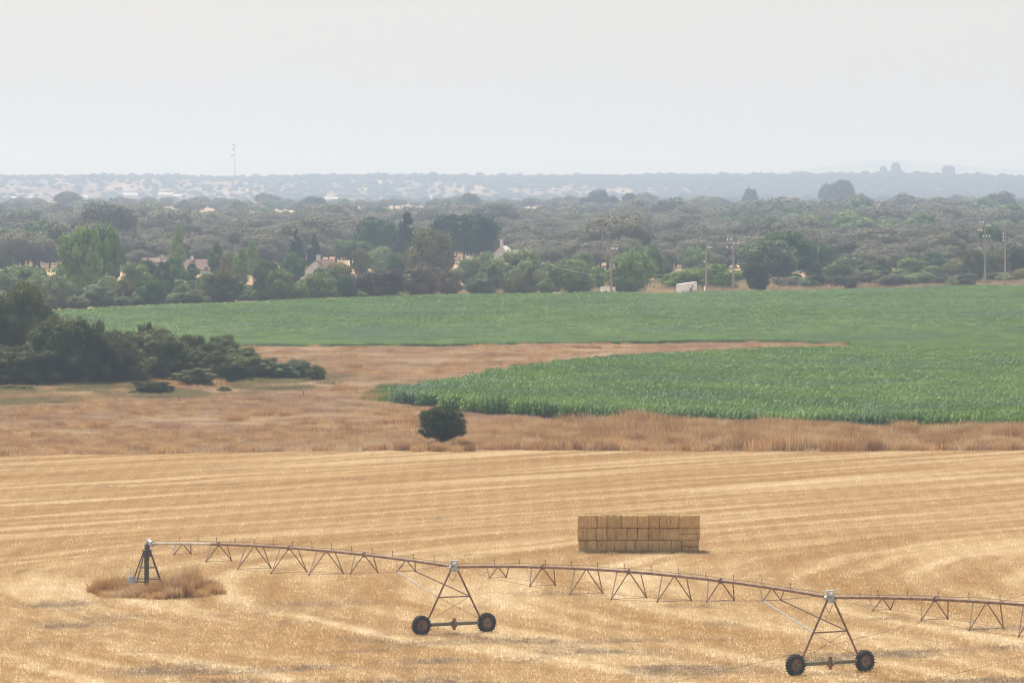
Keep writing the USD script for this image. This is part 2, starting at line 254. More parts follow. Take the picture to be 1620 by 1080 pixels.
# ------------------------------------------------------------------ foliage meshes (unit width and height)
def quads(c, nrm, size, rg, stretch=1.35):
    n = len(c); nrm = nrm / (np.linalg.norm(nrm, axis=1, keepdims=True) + 1e-9)
    t = rg.normal(size=(n, 3)); t -= nrm * (t * nrm).sum(1, keepdims=True); t /= np.linalg.norm(t, axis=1, keepdims=True) + 1e-9
    b = np.cross(nrm, t); s = (size * rg.uniform(.55, 1.3, n))[:, None]
    v = np.stack([c + t * s * stretch * .5, c + b * s * .5, c - t * s * stretch * .5, c - b * s * .5], 1).reshape(-1, 3)
    return v, np.arange(4 * n).reshape(-1, 4)
def lobed(lobes, n, size, seed, jitter=.22, tilt=.5, sprigs=.06, core=1, cored=.76):
    """Leaf faces scattered through the outer shell of a set of rounded clumps."""
    rg = np.random.default_rng(seed); cores = MB(); ico = trimesh.creation.icosphere(core)
    for l in lobes:
        iv = ico.vertices * (1 + .12 * np.sin(ico.vertices[:, :1] * 6 + l[0] * 40) * np.sin(ico.vertices[:, 2:] * 7 + l[1] * 50)); cores.add(iv * np.array(l[3:6]) * cored + np.array(l[:3]), ico.faces)
    C = np.array([l[:3] for l in lobes], float); R = np.array([l[3:6] for l in lobes], float)
    w = (R ** 1.5).prod(1) ** (2 / 3) ** 1.0; w = w / w.sum(); k = rg.choice(len(lobes), int(n * 1.7), p=w)
    d = rg.normal(size=(len(k), 3)); d /= np.linalg.norm(d, axis=1, keepdims=True)
    rad = 1 - jitter * rg.random(len(k)) ** 1.5 * 1.6 + (rg.random(len(k)) < sprigs) * rg.uniform(.05, .28, len(k))
    bump = 1 + .10 * np.sin(d[:, 0] * 7 + k) * np.sin(d[:, 1] * 6 + 2 * k) + .07 * np.sin(d[:, 2] * 11 + k * 1.7)
    p = C[k] + d * R[k] * (rad * bump)[:, None]
    q = (((p[:, None] - C[None]) / R[None]) ** 2).sum(2); q[np.arange(len(k)), k] = 9
    keep = (q.min(1) > .55) & (p[:, 2] > .005); p, d = p[keep][:n], d[keep][:n]
    v, f = quads(p, d + tilt * rg.normal(size=p.shape), np.full(len(p), size), rg); cores.add(v, f)
    v, f = cores.mesh(); v[:, 2] = np.maximum(v[:, 2], -.01); return v, f
def ball_lobes(rg, n, cz, rx, rz, r, low=-.3, irregular=.15):
    out = [(0, 0, cz, rx * .72, rx * .72, rz * .74)]
    for _ in range(n):
        a, e = rg.uniform(0, 2 * np.pi), rg.uniform(low, 1.25); k = 1 + irregular * rg.normal() * .5
        s = r * rg.uniform(.7, 1.3)
        out.append((math.cos(a) * math.cos(e) * (rx - s) * k, math.sin(a) * math.cos(e) * (rx - s) * k, cz + math.sin(e) * (rz - s * rz / rx) * k, s, s, s * rz / rx * .9))
    return out
def lobes_of(kind, rg):
    if kind == 'shrubby': return ball_lobes(rg, 52, .44, .5, .56, .115, -.9, .40)
    if kind in ('oak', 'far'):                       # flat-topped umbrella on a short trunk
        L = []
        for i in range(13):
            a, q = rg.uniform(0, 2 * np.pi), math.sqrt(rg.random()) * .33; s = rg.uniform(.12, .19)
            L.append((math.cos(a) * q, math.sin(a) * q, .52 + .28 * (1 - (q / .36) ** 2) * rg.uniform(.4, 1), s, s, s * 1.15))
        return L + [(0, 0, .54, .36, .36, .28)]
    if kind in ('pine',): return ball_lobes(rg, 20, .52, .5, .48, .16, -.7, .10)
    if kind == 'cedar':
        L = []
        for z in np.linspace(.12, .94, 9):
            w = .46 * (1 - z) ** .7 + .05
            for _ in range(4 if z < .7 else 2):
                a = rg.uniform(0, 2 * np.pi); s = w * rg.uniform(.4, .62); L.append((math.cos(a) * (w - s) * 1.1, math.sin(a) * (w - s) * 1.1, z, s, s, .085 + .02 * rg.random()))
        return L
    if kind == 'poplar':
        L = []
        for z in np.linspace(.14, .9, 10):
            w = .47 * math.sin(math.pi * min(.97, z * .80 + .16)) ** .8
            for _ in range(3):
                a = rg.uniform(0, 2 * np.pi); s = w * rg.uniform(.42, .68); L.append((math.cos(a) * (w - s), math.sin(a) * (w - s), z, s, s, .10 * rg.uniform(.8, 1.4)))
        return L
    if kind == 'bright': return ball_lobes(rg, 22, .3, .5, .62, .13, -.2, .15)
    if kind == 'clump':                              # several leaning heads, the tall tree of the thicket
        return [(.10, 0, .84, .20, .2, .15), (.26, .1, .80, .13, .13, .16), (-.16, -.1, .74, .2, .2, .13), (-.34, .1, .62, .16, .2, .13), (.08, -.1, .62, .2, .2, .12), (.30, 0, .52, .17, .2, .12), (-.1, .1, .5, .24, .24, .14), (.2, .05, .38, .26, .26, .16), (-.25, 0, .34, .26, .26, .18), (.05, -.05, .18, .38, .3, .18), (.36, 0, .25, .15, .2, .15)]
    return ball_lobes(rg, 22, .44, .5, .56, .17, -1.0, .16)
PROTO = {}
N_LEAF = dict(near=(15000, .021), mid=(3400, .040), far=(800, .075))
def plant_proto(kind, shape, detail, var):
    """(crown mesh, trunk mesh) of one kind, unit size."""
    key = (shape, detail, var)
    if key not in PROTO:
        rg = np.random.default_rng(len(PROTO) * 17 + 5); n, s = N_LEAF[detail]; L = lobes_of(shape, rg)
        if shape == 'oak': s *= .70; n = int(n * 1.6)
        if shape in ('poplar', 'cedar'): s *= .75; n = int(n * 1.1)
        v, f = lobed(L, n, s, len(PROTO) + 100, jitter=.34 if shape in ('willow', 'bright') else .24, tilt=.85 if detail == 'near' else .38 if shape == 'oak' else .55, sprigs=.22 if detail == 'near' else .13, cored=.66 if detail == 'near' else .74)
        if shape in ('round', 'pine', 'willow', 'olive'): v[:, :2] *= (.68 + .32 * sstep(0, .42, v[:, 2]))[:, None]
        v[:, :2] /= max(1e-6, np.percentile(np.abs(v[:, :2]), 99.0) * 2); v[:, 2] /= np.percentile(v[:, 2], 99.6)
        t = MB(); t.bar((0, 0, -.03), (.01, 0, .30), .035, 6, .026); top = np.array([.01, 0, .30])
        for l in L[1:6]: t.bar(top, np.array(l[:3]) * [.8, .8, .95], .018, 4, .007)
        PROTO[key] = ((v, f), t.mesh())
    return PROTO[key]
FIRST = {}
def plant(name, label, cat, loc, w, h, kind, shape=None, detail='mid', rg=random.Random(1), group=None, nvar=3, rot=None, depth=1.0):
    shape = 'shrubby' if shape == 'round' and detail == 'near' else shape
    shape = shape or {'oakbush': 'round', 'olive': 'round', 'green': 'round', 'dark': 'round', 'thicket': 'round'}.get(kind, kind)
    var = rg.randrange(nvar); key = (kind, shape, detail, var); rot = rg.uniform(0, 360) if rot is None else rot; sc = (w, w * depth, h)
    if key in FIRST: return copy_of(FIRST[key], name, label, cat, loc, rot, sc, group)
    p = thing(name, label, cat, loc, rot, sc, group); c, t = plant_proto(kind, shape, detail, var)
    obj('crown', c, LEAF[kind], p); obj('trunk', t, BARK, p); FIRST[key] = p
    return p
def instancer(name, protos, pts, proto_i, yaw, scale, label=None, cat=None):
    """Many copies as one instancer: protos = [(name, mesh, material)], or lists of those for a copy of several meshes."""
    pi = UsdGeom.PointInstancer.Define(stage, numbered('/World', name)); base = str(pi.GetPath()); rel = pi.CreatePrototypesRel()
    for parts in protos:
        parts = parts if isinstance(parts, list) else [parts]
        h = UsdGeom.Xform.Define(stage, numbered(base, parts[0][0] + '_kind'))
        for nm, m, mt in parts: obj(nm, m, mt, h.GetPrim())
        rel.AddTarget(h.GetPath())
    n = len(pts); yaw = np.asarray(yaw); scale = np.asarray(scale, float)
    pi.CreatePositionsAttr(Vt.Vec3fArray.FromNumpy(np.asarray(pts, np.float32))); pi.CreateProtoIndicesAttr(Vt.IntArray.FromNumpy(np.asarray(proto_i, np.int32)))
    pi.CreateOrientationsAttr(Vt.QuathArray([Gf.Quath(float(a), 0, 0, float(b)) for a, b in zip(np.cos(yaw / 2), np.sin(yaw / 2))]))
    pi.CreateScalesAttr(Vt.Vec3fArray.FromNumpy((scale if scale.ndim == 2 else np.repeat(scale[:, None], 3, 1)).astype(np.float32)))
    return tag(pi, label, cat, kind='stuff')

# ------------------------------------------------------------------ crops and grasses
def blades(n, size, h0, h1, wd, seed, lean=.35, bend=True):
    rg = np.random.default_rng(seed); p = np.c_[rg.uniform(-size / 2, size / 2, (n, 2)), np.zeros(n)]; h = rg.uniform(h0, h1, n)
    a = rg.uniform(0, 2 * np.pi, n); side = np.c_[np.cos(a), np.sin(a), np.zeros(n)] * (wd * rg.uniform(.6, 1.4, n))[:, None] / 2
    l = np.c_[rg.normal(size=(n, 2)) * lean * h[:, None], h]; mid = p + l * [.35, .35, .6]; tip = p + l
    v = np.stack([p - side, p + side, mid + side * .8, mid - side * .8, tip], 1).reshape(-1, 3); b = np.arange(n)[:, None] * 5
    return v, np.vstack([b + [0, 1, 2], b + [0, 2, 3], b + [3, 2, 4]])
def maize_patch(seed, size=3.0, step=.40):
    rg = np.random.default_rng(seed); V, Fc, n = [], [], 0
    for gx in np.arange(-size / 2, size / 2, .62):
        for gy in np.arange(-size / 2, size / 2, step):
            b = np.array([gx + rg.normal() * .07, gy + rg.normal() * .07, 0]); H = rg.uniform(1.75, 2.2)
            for k in range(9):
                z = H * (.30 + .68 * k / 8); a = k * math.pi + rg.normal() * .7; L = rg.uniform(.55, .95) * (1 - .35 * abs(k / 8 - .45)); up = rg.uniform(.25, .6)
                d = np.array([math.cos(a), math.sin(a), 0]); s = np.array([-d[1], d[0], 0]) * .055
                p0, p1, p2 = b + [0, 0, z - .1], b + d * L * .5 + [0, 0, z + up * L * .55], b + d * L + [0, 0, z + up * L * .15 - .12]
                V += [p0 - s * .6, p0 + s * .6, p1 + s * 1.25, p1 - s * 1.25, p2]; Fc += [(n, n + 1, n + 2), (n, n + 2, n + 3), (n + 3, n + 2, n + 4)]; n += 5
    return np.array(V), np.array(Fc)
def grid_in(P, step, seed, jitter=.5):
    rg = np.random.default_rng(seed); x0, y0, x1, y1 = P.bounds
    X, Y = np.meshgrid(np.arange(x0, x1, step), np.arange(y0, y1, step)); X, Y = X.ravel(), Y.ravel()
    X = X + rg.uniform(-jitter, jitter, len(X)) * step; Y = Y + rg.uniform(-jitter, jitter, len(Y)) * step
    k = contains_xy(P, X, Y) & (np.abs(X) < Y * .092 + 4); return X[k], Y[k], rg
MP = [('maize', maize_patch(s), MAIZE) for s in (1, 2, 3, 4)]
for nm, P, lab in (('maize_crop', far_maize, 'pale green maize filling the far field up to the tree line'), ('maize_crop', near_maize, 'tall green maize with dark front edge behind the brown grass strip')):
    X, Y, rg = grid_in(P.buffer(-1.0) if P is far_maize else P.buffer(-.35), 2.6, 11, .18)
    front_ = .42 + .58 * sstep(930, 1010, Y) if P is far_maize else np.ones(len(X))
    instancer(nm, MP, np.c_[X, Y, np.full(len(X), .03)], rg.integers(0, 4, len(X)), rg.integers(0, 4, len(X)) * (np.pi / 2) + rg.normal(size=len(X)) * .1,
              np.c_[np.ones(len(X)), np.ones(len(X)), (.80 + .26 * noise2(X / 16., Y / 30., 2)) * front_], lab, 'maize')
# brown meadow between the fields, taller along the stubble
whole = Polygon([(p[0], p[1]) for p in [pix(-300, 727), pix(1920, 722), pix(1920, 530), pix(-300, 530)]])
meadow = whole.difference(stubble.buffer(.6)).difference(far_maize.buffer(.8)).difference(near_maize.buffer(.8))
GP = [('grass', blades(300, 2.6, .14, .55, .045, s), DRYGRASS) for s in (1, 2, 3)]
X, Y, rg = grid_in(meadow, 2.0, 21)
instancer('dry_meadow_grass', GP, np.c_[X, Y, np.zeros(len(X))], rg.integers(0, 3, len(X)), rg.uniform(0, 6.3, len(X)), np.c_[np.ones(len(X)), np.ones(len(X)), .55 + 1.1 * noise2(X / 7., Y / 11., 4)],
          'reddish brown dry grass between the stubble and the green fields', 'dry grass')
edge = Polygon([(p[0], p[1]) for p in [pix(x, y) for x, y in EDGE] + [pix(x, y - 25 - (x > 650) * 10) for x, y in EDGE[::-1]]]).buffer(0).difference(near_maize.buffer(.6))
WP = [('weed', blades(260, 2.4, .45, 1.25, .05, s + 30, .28), DRYWEED) for s in (1, 2, 3)]
X, Y, rg = grid_in(edge, 1.75, 31)
nz = noise2(X / 3.2, Y / 5., 6) * .6 + noise2(X / 10., Y / 14., 7) * .4; rt = sstep(-8, 12, X)
k = (nz > .42 - .22 * rt)
X, Y, nz, rt = X[k], Y[k], nz[k], rt[k]
instancer('dry_tall_weeds', WP, np.c_[X, Y, np.zeros(len(X))], rg.integers(0, 3, len(X)), rg.uniform(0, 6.3, len(X)), np.c_[np.ones(len(X)), np.ones(len(X)), .35 + 1.5 * nz ** 1.3 * (.6 + .6 * rt)],
          'tall rust brown weeds along the far edge of the stubble', 'dry weeds')
X, Y, rg = grid_in(meadow, 1.9, 33); nz = noise2(X / 4., Y / 9., 16) * .5 + noise2(X / 1.7, Y / 3.2, 17) * .5; k = nz > .56; X, Y, nz = X[k], Y[k], nz[k]
instancer('dry_meadow_tufts', [('weed', blades(170, 1.7, .35, 1.0, .045, s + 40, .28), DRYWEED) for s in (1, 2, 3)], np.c_[X, Y, np.zeros(len(X))], rg.integers(0, 3, len(X)), rg.uniform(0, 6.3, len(X)), np.c_[np.ones(len(X)), np.ones(len(X)), .45 + 1.6 * (nz - .56) + .35 * rg.random(len(X))],
          'scattered rougher tufts in the reddish brown meadow', 'dry grass')
bq = np.random.default_rng(8); q_ = np.c_[pix(700, 712)[0] + bq.normal(size=26) * 1.7, pix(700, 712)[1] - 1.2 + bq.normal(size=26) * 1.6]
instancer('dry_bush_weeds', [('weed', blades(200, 1.3, .4, 1.0, .04, s + 140, .28), DRYWEED) for s in (1, 2)], np.c_[q_, np.zeros(26)], bq.integers(0, 2, 26), bq.uniform(0, 6.3, 26), bq.uniform(.7, 1.1, 26), 'dry weeds round the foot of the lone dark bush', 'dry weeds')
# greener grass at the foot of the thicket
gr = Polygon([(p[0], p[1]) for p in [pix(-260, 690), pix(-50, 650), pix(150, 640), pix(300, 636), pix(480, 622), pix(560, 600), pix(470, 596), pix(300, 600), pix(0, 600), pix(-260, 610)]])
X, Y, rg = grid_in(gr, 1.8, 41); k = noise2(X / 5., Y / 14., 9) > .36; X, Y = X[k], Y[k]
instancer('green_grass', [('grass', blades(300, 2.6, .3, .95, .05, s + 60, .3), GREENGRASS) for s in (1, 2)], np.c_[X, Y, np.zeros(len(X))], rg.integers(0, 2, len(X)), rg.uniform(0, 6.3, len(X)),
          np.c_[np.ones(len(X)), np.ones(len(X)), .5 + .7 * noise2(X / 4., Y / 7., 10)], 'olive green grass at the foot of the dark thicket', 'grass')
fr_ = Polygon([(p[0], p[1]) for p in [pix(584, 638), pix(616, 642), pix(618, 612), pix(606, 618), pix(590, 627)]]); X, Y, rg = grid_in(fr_, .9, 42)
instancer('fresh_grass', [('grass', blades(360, 2.2, .2, .7, .05, 71, .3), FRESHGRASS)], np.c_[X, Y, np.zeros(len(X))], np.zeros(len(X), int), rg.uniform(0, 6.3, len(X)), np.ones(len(X)), 'small fresh green patch at the pointed left end of the near maize', 'grass')
# tan weeds between the far maize and the tree line
far_edge = [(x, y) for x, y in [(-200, 505), (75, 489), (250, 479), (500, 471), (700, 465), (950, 462), (1200, 457), (1620, 447), (1800, 443)]]
tl = fpoly([pix(x, y + 8) for x, y in far_edge], [pix(x, y - 12) for x, y in far_edge]).difference(far_maize)
X, Y, rg = grid_in(tl, 3.2, 51); k = noise2(X / 9., Y / 18., 12) + sstep(-20, 30, X) * .10 > .5; X, Y = X[k], Y[k]
instancer('dry_verge_weeds', [('weed', blades(150, 4.2, .4, 1.4, .12, s + 80, .25), VERGE) for s in (1, 2)], np.c_[X, Y, np.zeros(len(X))], rg.integers(0, 2, len(X)), rg.uniform(0, 6.3, len(X)),
          np.c_[np.ones(len(X)), np.ones(len(X)), .4 + 1.2 * noise2(X / 7., Y / 9., 13) * sstep(-60, 40, X)], 'tan weeds on the verge between far maize and tree line', 'dry weeds')
# cut straw standing in the stubble
X, Y, rg = grid_in(stubble, 1.9, 61, .12); k = Y < 600; X, Y = X[k], Y[k]
instancer('straw_stubble', [('stubble', blades(430, 2.5, .06, .17, .022, s + 90, .5), STRAW) for s in (1, 2, 3)], np.c_[X, Y, np.full(len(X), .02)], rg.integers(0, 3, len(X)), rg.uniform(0, 6.3, len(X)), np.ones(len(X)),
          'cut golden straw standing in the harvested field', 'stubble')
# weeds round the pivot's foot
c0 = pix(243, 939); A0x = pix(230, 939)[0]; rg = np.random.default_rng(71); Q = []
while len(Q) < 95:
    a, b = rg.uniform(-1, 1, 2)
    if a * a + b * b < 1: Q.append((c0[0] + a * 4.1, c0[1] + b * 5.5, a, b))
Q = np.array(Q); hh = .60 + .8 * noise2(Q[:, 0] / .9, Q[:, 1] / 1.6, 14); hh *= (1.12 - .6 * (Q[:, 2] ** 2 + Q[:, 3] ** 2)); hh *= 1 - .55 * np.exp(-((Q[:, 0] - A0x) / 1.5) ** 2); hh[(np.abs(Q[:, 0] - pix(297, 940)[0]) < .5)] *= 1.5
instancer('dry_weed_clump', [('weed', blades(230, 1.0, .55, 1.45, .035, s + 95, .22), DRYWEED) for s in (1, 2, 3)], np.c_[Q[:, :2], np.zeros(len(Q))], rg.integers(0, 3, len(Q)), rg.uniform(0, 6.3, len(Q)), np.c_[np.ones(len(Q)), np.ones(len(Q)), hh],
          'clump of tall dry brown weeds round the foot of the irrigation pivot', 'dry weeds')

# ------------------------------------------------------------------ plants placed one by one from the picture: (centre, base, width, height) in pixels of the photograph
R = random.Random(7)
def planted(rows, name, cat, group, detail):
    for cx, base, w, h, kind, shape, lab in rows:
        p = ground_at(cx, base); k = mpp(p[1])
        nm = {'shrub': 'shrub', 'poplar': 'poplar_tree', 'cedar': 'cedar_tree', 'pine': 'pine_tree'}.get('shrub' if h < 34 and detail == 'mid' else kind, name)
        plant(nm, lab, 'shrub' if nm == 'shrub' else cat, p, w * k, h * k, kind, shape, detail, R, group, rot=R.uniform(-25, 25) if w > 2 * h else None, depth=.4 if w > 2 * h else 1.)
TREELINE = [
 (-4, 494, 50, 34, 'willow', 'round', 'grey shrub at the left picture edge just above the thicket tree'),
 (88, 491, 54, 55, 'willow', 'round', 'round grey green bush, leftmost of the two round bushes at the maize edge'),
 (118, 489, 20, 22, 'willow', 'round', 'tiny grey bush squeezed between the two round bushes'),
 (155, 490, 46, 38, 'willow', 'round', 'round grey green bush, right one of the two round bushes at the maize edge'),
 (124, 470, 80, 112, 'poplar', 'clump', 'tall pointed broad tree, left half of the tallest pair at left'),
 (166, 468, 58, 112, 'poplar', 'willow', 'tall bright leafed tree, right half of the tallest pair at left'),
 (172, 476, 36, 40, 'willow', 'round', 'small bush at the foot of the tallest pair of trees'),
 (196, 482, 32, 42, 'olive', 'round', 'yellowish bush right of the round bush pair'),
 (34, 468, 86, 48, 'green', 'round', 'dark hedge like bush behind the top of the thicket tree'),
 (6, 482, 52, 50, 'willow', 'round', 'grey bush at the left picture edge behind the thicket'),
 (62, 470, 42, 42, 'green', 'round', 'dark bush below the pale straw bank'),
 (214, 466, 52, 50, 'green', 'round', 'mid green tree left of the tall poplar'),
 (242, 484, 48, 44, 'poplar', 'round', 'light green leafy bush at the maize edge below the poplar'),
 (232, 462, 44, 52, 'green', 'willow', 'dull green tree below the half hidden white wall'),
 (260, 474, 32, 62, 'willow', 'willow', 'slim greyish tree left of the dark poplar foot'),
 (282, 440, 27, 82, 'poplar', 'poplar', 'tall slim dark poplar beside the red roofed house'),
 (276, 462, 36, 56, 'poplar', 'willow', 'light leafed tree at the foot of the slim poplar'),
 (305, 456, 28, 40, 'poplar', 'poplar', 'small narrow tree in front of the red roofed house'),
 (342, 448, 28, 64, 'poplar', 'poplar', 'loose pale poplar at the right end of the red roofed house'),
 (362, 450, 30, 52, 'olive', 'willow', 'thin pale tree right of the loose pale poplar'),
 (381, 452, 30, 58, 'bright', 'poplar', 'bright pale green poplar in front of a darker one'),
 (399, 440, 22, 60, 'poplar', 'poplar', 'dark narrow poplar behind the bright pale one'),
 (354, 483, 62, 54, 'dark', 'round', 'dark round dome shaped tree at the maize edge'),
 (300, 483, 40, 24, 'olive', 'round', 'low yellowish shrub left of the dark dome tree'),
 (322, 472, 32, 40, 'green', 'willow', 'dull bush touching the left side of the dark dome tree'),
 (388, 478, 18, 20, 'bright', 'round', 'tiny pale shrub right of the dark dome tree'),
 (422, 479, 48, 68, 'willow', 'round', 'broad grey green tree in the middle of the left tree line'),
 (464, 450, 46, 50, 'poplar', 'round', 'round headed light tree below the two cedars'),
 (442, 482, 50, 56, 'green', 'round', 'dull dark tree left of the small bright bush'),
 (470, 480, 37, 34, 'bright', 'round', 'small bright green round bush at the maize edge'),
 (453, 472, 22, 46, 'olive', 'poplar', 'pale narrow sapling above the small bright bush'),
 (506, 477, 54, 46, 'green', 'round', 'dull green bush right of the small bright bush'),
 (470, 424, 30, 60, 'cedar', 'cedar', 'dark pointed cedar, left and taller of two'),
 (497, 424, 28, 52, 'cedar', 'cedar', 'dark pointed cedar, right and lower of two'),
 (516, 472, 56, 48, 'green', 'willow', 'loose dull tree below the white gabled house'),
 (535, 462, 54, 46, 'olive', 'round', 'yellow green tree right of the white gabled house'),
 (556, 424, 64, 44, 'poplar', 'oak', 'flat topped light green tree below the left dome pine'),
 (572, 438, 34, 44, 'olive', 'round', 'yellowish tree below the flat topped light tree'),
 (604, 436, 44, 46, 'willow', 'willow', 'grey leafy tree under the left dome pine'),
 (597, 416, 72, 72, 'pine', 'pine', 'large dark dome pine, left of the tall cedar'),
 (563, 406, 16, 28, 'pine', 'poplar', 'narrow dark tree touching the left dome pine'),
 (643, 420, 54, 82, 'cedar', 'cedar', 'tall dark irregular cedar between the dome pines'),
 (708, 412, 56, 72, 'pine', 'pine', 'dark dome pine just right of the tall cedar'),
 (752, 416, 88, 76, 'pine', 'pine', 'largest dark dome pine, beside the white gable with a chimney'),
 (680, 446, 82, 84, 'olive', 'willow', 'big golden green tree in front of the dome pines'),
 (601, 478, 80, 52, 'oakbush', 'pine', 'wide dark brownish holm oak at the maize edge, left of two'),
 (667, 477, 66, 60, 'oakbush', 'round', 'dark brownish holm oak at the maize edge, right of the wide one'),
 (708, 475, 42, 50, 'oakbush', 'round', 'narrow dark brownish oak at the end of the oak pair'),
 (740, 458, 52, 52, 'willow', 'willow', 'light green loose tree below the largest dome pine'),
 (762, 470, 54, 32, 'willow', 'round', 'low pale shrub above the reddish dry grass'),
 (549, 476, 34, 40, 'green', 'round', 'dark green bush left of the wide holm oak'),
 (628, 440, 52, 40, 'poplar', 'willow', 'light tree between the cedar and the golden green tree'),
 (822, 468, 98, 76, 'willow', 'round', 'very large grey green willow in the middle of the tree line'),
 (776, 468, 46, 52, 'willow', 'willow', 'grey green tree on the left flank of the large willow'),
 (863, 471, 32, 32, 'green', 'round', 'small round dark bush at the right foot of the large willow'),
 (770, 432, 26, 34, 'poplar', 'round', 'small bright tree under the right edge of the largest pine'),
 (905, 468, 72, 58, 'green', 'round', 'dark green broad tree left of the leftmost pole'),
 (920, 440, 40, 42, 'green', 'pine', 'dark round tree top left of the leftmost pole'),
 (880, 462, 32, 48, 'willow', 'willow', 'greyish tree right of the large willow'),
 (946, 462, 34, 40, 'poplar', 'round', 'lighter tree directly behind the leftmost pole'),
 (1000, 470, 78, 70, 'poplar', 'round', 'large round olive green tree right of the leftmost pole'),
 (1016, 452, 74, 62, 'green', 'pine', 'darker dome tree behind the large olive green one'),
 (1048, 446, 40, 38, 'green', 'round', 'small dark tree above the white shed'),
 (1120, 461, 132, 43, 'bright', 'bright', 'wide mound of bright yellow green fig foliage between two poles'),
 (1068, 457, 50, 22, 'bright', 'bright', 'low bright green shrub behind the white shed'),
 (1194, 462, 36, 48, 'dark', 'round', 'dark upright bush at the right end of the bright mound'),
 (1206, 461, 22, 40, 'dark', 'poplar', 'narrow dark bush against the dark upright bush'),
 (1214, 448, 96, 68, 'willow', 'round', 'large silvery willow right of the poles'),
 (1243, 446, 98, 80, 'poplar', 'pine', 'large darker green tree behind the silvery willow'),
 (1100, 434, 54, 44, 'green', 'round', 'dark tree behind the bright mound, left of the pole pair'),
 (1142, 428, 44, 34, 'willow', 'round', 'grey tree behind the bright mound, between the pole pair'),
 (1292, 440, 62, 56, 'green', 'round', 'dull green tree right of the large darker green tree'),
 (1326, 452, 52, 44, 'dark', 'round', 'dark bush above the low reed hedge'),
 (1310, 450, 24, 18, 'oakbush', 'round', 'small grey shrub at the left of the low reed hedge'),
 (1332, 412, 56, 32, 'olive', 'round', 'broad olive tree at the front of the oak wood, left of a brighter one'),
 (1364, 410, 44, 32, 'green', 'round', 'mid green tree between two olive ones'),
 (1392, 414, 50, 36, 'poplar', 'round', 'brighter green tree at the front of the oak wood'),
 (1344, 436, 54, 36, 'willow', 'willow', 'grey green bushy tree above the dark bush'),
 (1372, 440, 42, 38, 'olive', 'willow', 'loose yellowish tree near the middle of the right hand bushes'),
 (1391, 446, 36, 40, 'dark', 'round', 'dark round bush in the middle of the right hand bushes'),
 (1416, 424, 56, 36, 'green', 'round', 'dark broad tree behind the light round bushes'),
 (1442, 440, 46, 32, 'poplar', 'round', 'light round bush left of the dark oak by the poles'),
 (1478, 434, 44, 38, 'green', 'round', 'dull bush between the light round bushes'),
 (1478, 444, 32, 24, 'willow', 'round', 'small grey bush in front of the dull bush'),
 (1512, 442, 44, 34, 'olive', 'round', 'yellowish round bush left of the dark oak by the poles'),
 (1500, 418, 56, 36, 'willow', 'round', 'grey tree behind the yellowish round bush'),
 (1541, 448, 40, 52, 'dark', 'round', 'dark oak just left of the tall pole'),
 (1575, 445, 46, 46, 'dark', 'round', 'dark oak between the two right hand poles'),
 (1566, 420, 54, 64, 'poplar', 'willow', 'bright green tree standing behind the two right hand poles'),
 (1610, 442, 46, 50, 'dark', 'round', 'dark oak at the right picture edge'),
 (1440, 456, 38, 20, 'willow', 'round', 'pale grey shrub in front of the reed hedge'),
 (1592, 449, 34, 18, 'willow', 'round', 'pale grey shrub between the two right hand pole feet'),
 (1612, 449, 42, 20, 'olive', 'round', 'dull low shrub right of the last pole'),
]
planted(TREELINE, 'broadleaf_tree', 'tree', 'trees and bushes behind the far maize field', 'mid')
rh = np.random.default_rng(15)
for x in np.r_[np.arange(70, 1640, 13.5), np.arange(60, 700, 9.5), np.arange(1320, 1640, 15)]:
    base = np.interp(x, [70, 250, 500, 700, 950, 1200, 1620], [489, 480, 472, 466, 460, 456, 447]) + (rh.uniform(-12, 0) if rh.random() < .45 else rh.uniform(-2, 5) if x < 720 else rh.uniform(-9, 3) if x > 1320 else -rh.uniform(0, 12))
    if 930 < x < 1190 or 1270 < x < 1320: continue
    p = ground_at(x + rh.uniform(-6, 6), base); s_ = rh.uniform(2.0, 3.3) if base > np.interp(x, [70, 250, 500, 700, 950, 1200, 1620], [489, 480, 472, 466, 460, 456, 447]) - 4 else rh.uniform(2.6, 4.8)
    kd = ['green', 'willow', 'green', 'olive', 'willow' if x > 720 else 'dark'][rh.integers(5)]; tint = {'green': 'mid green', 'willow': 'grey green', 'olive': 'yellowish olive', 'dark': 'dark green'}[kd]
    side = 'left of the wide holm oak' if x < 560 else 'between the wide holm oak and the leftmost pole' if x < 940 else 'right of the poles'
    plant('undergrowth_shrub', f'{tint} undergrowth in the tree line, {side}', 'shrub', p, s_ * 1.35, s_ * rh.uniform(.65, 1.0), kd, 'round', 'mid', R, f'{tint} undergrowth {side}')
for x in np.arange(1236, 1535, 8.0):
    p = ground_at(x + rh.uniform(-3, 3), np.interp(x, [1230, 1535], [460, 454]) + rh.uniform(-3, 2)); s_ = rh.uniform(2.6, 4.0)
    plant('hedge_shrub', 'dull grey shrub of the low hedge at the foot of the right hand trees', 'shrub', p, s_ * 1.2, s_ * rh.uniform(.7, .95), ['oakbush', 'willow', 'oakbush', 'green'][rh.integers(4)], 'round', 'mid', R, 'low hedge along the right of the tree line')
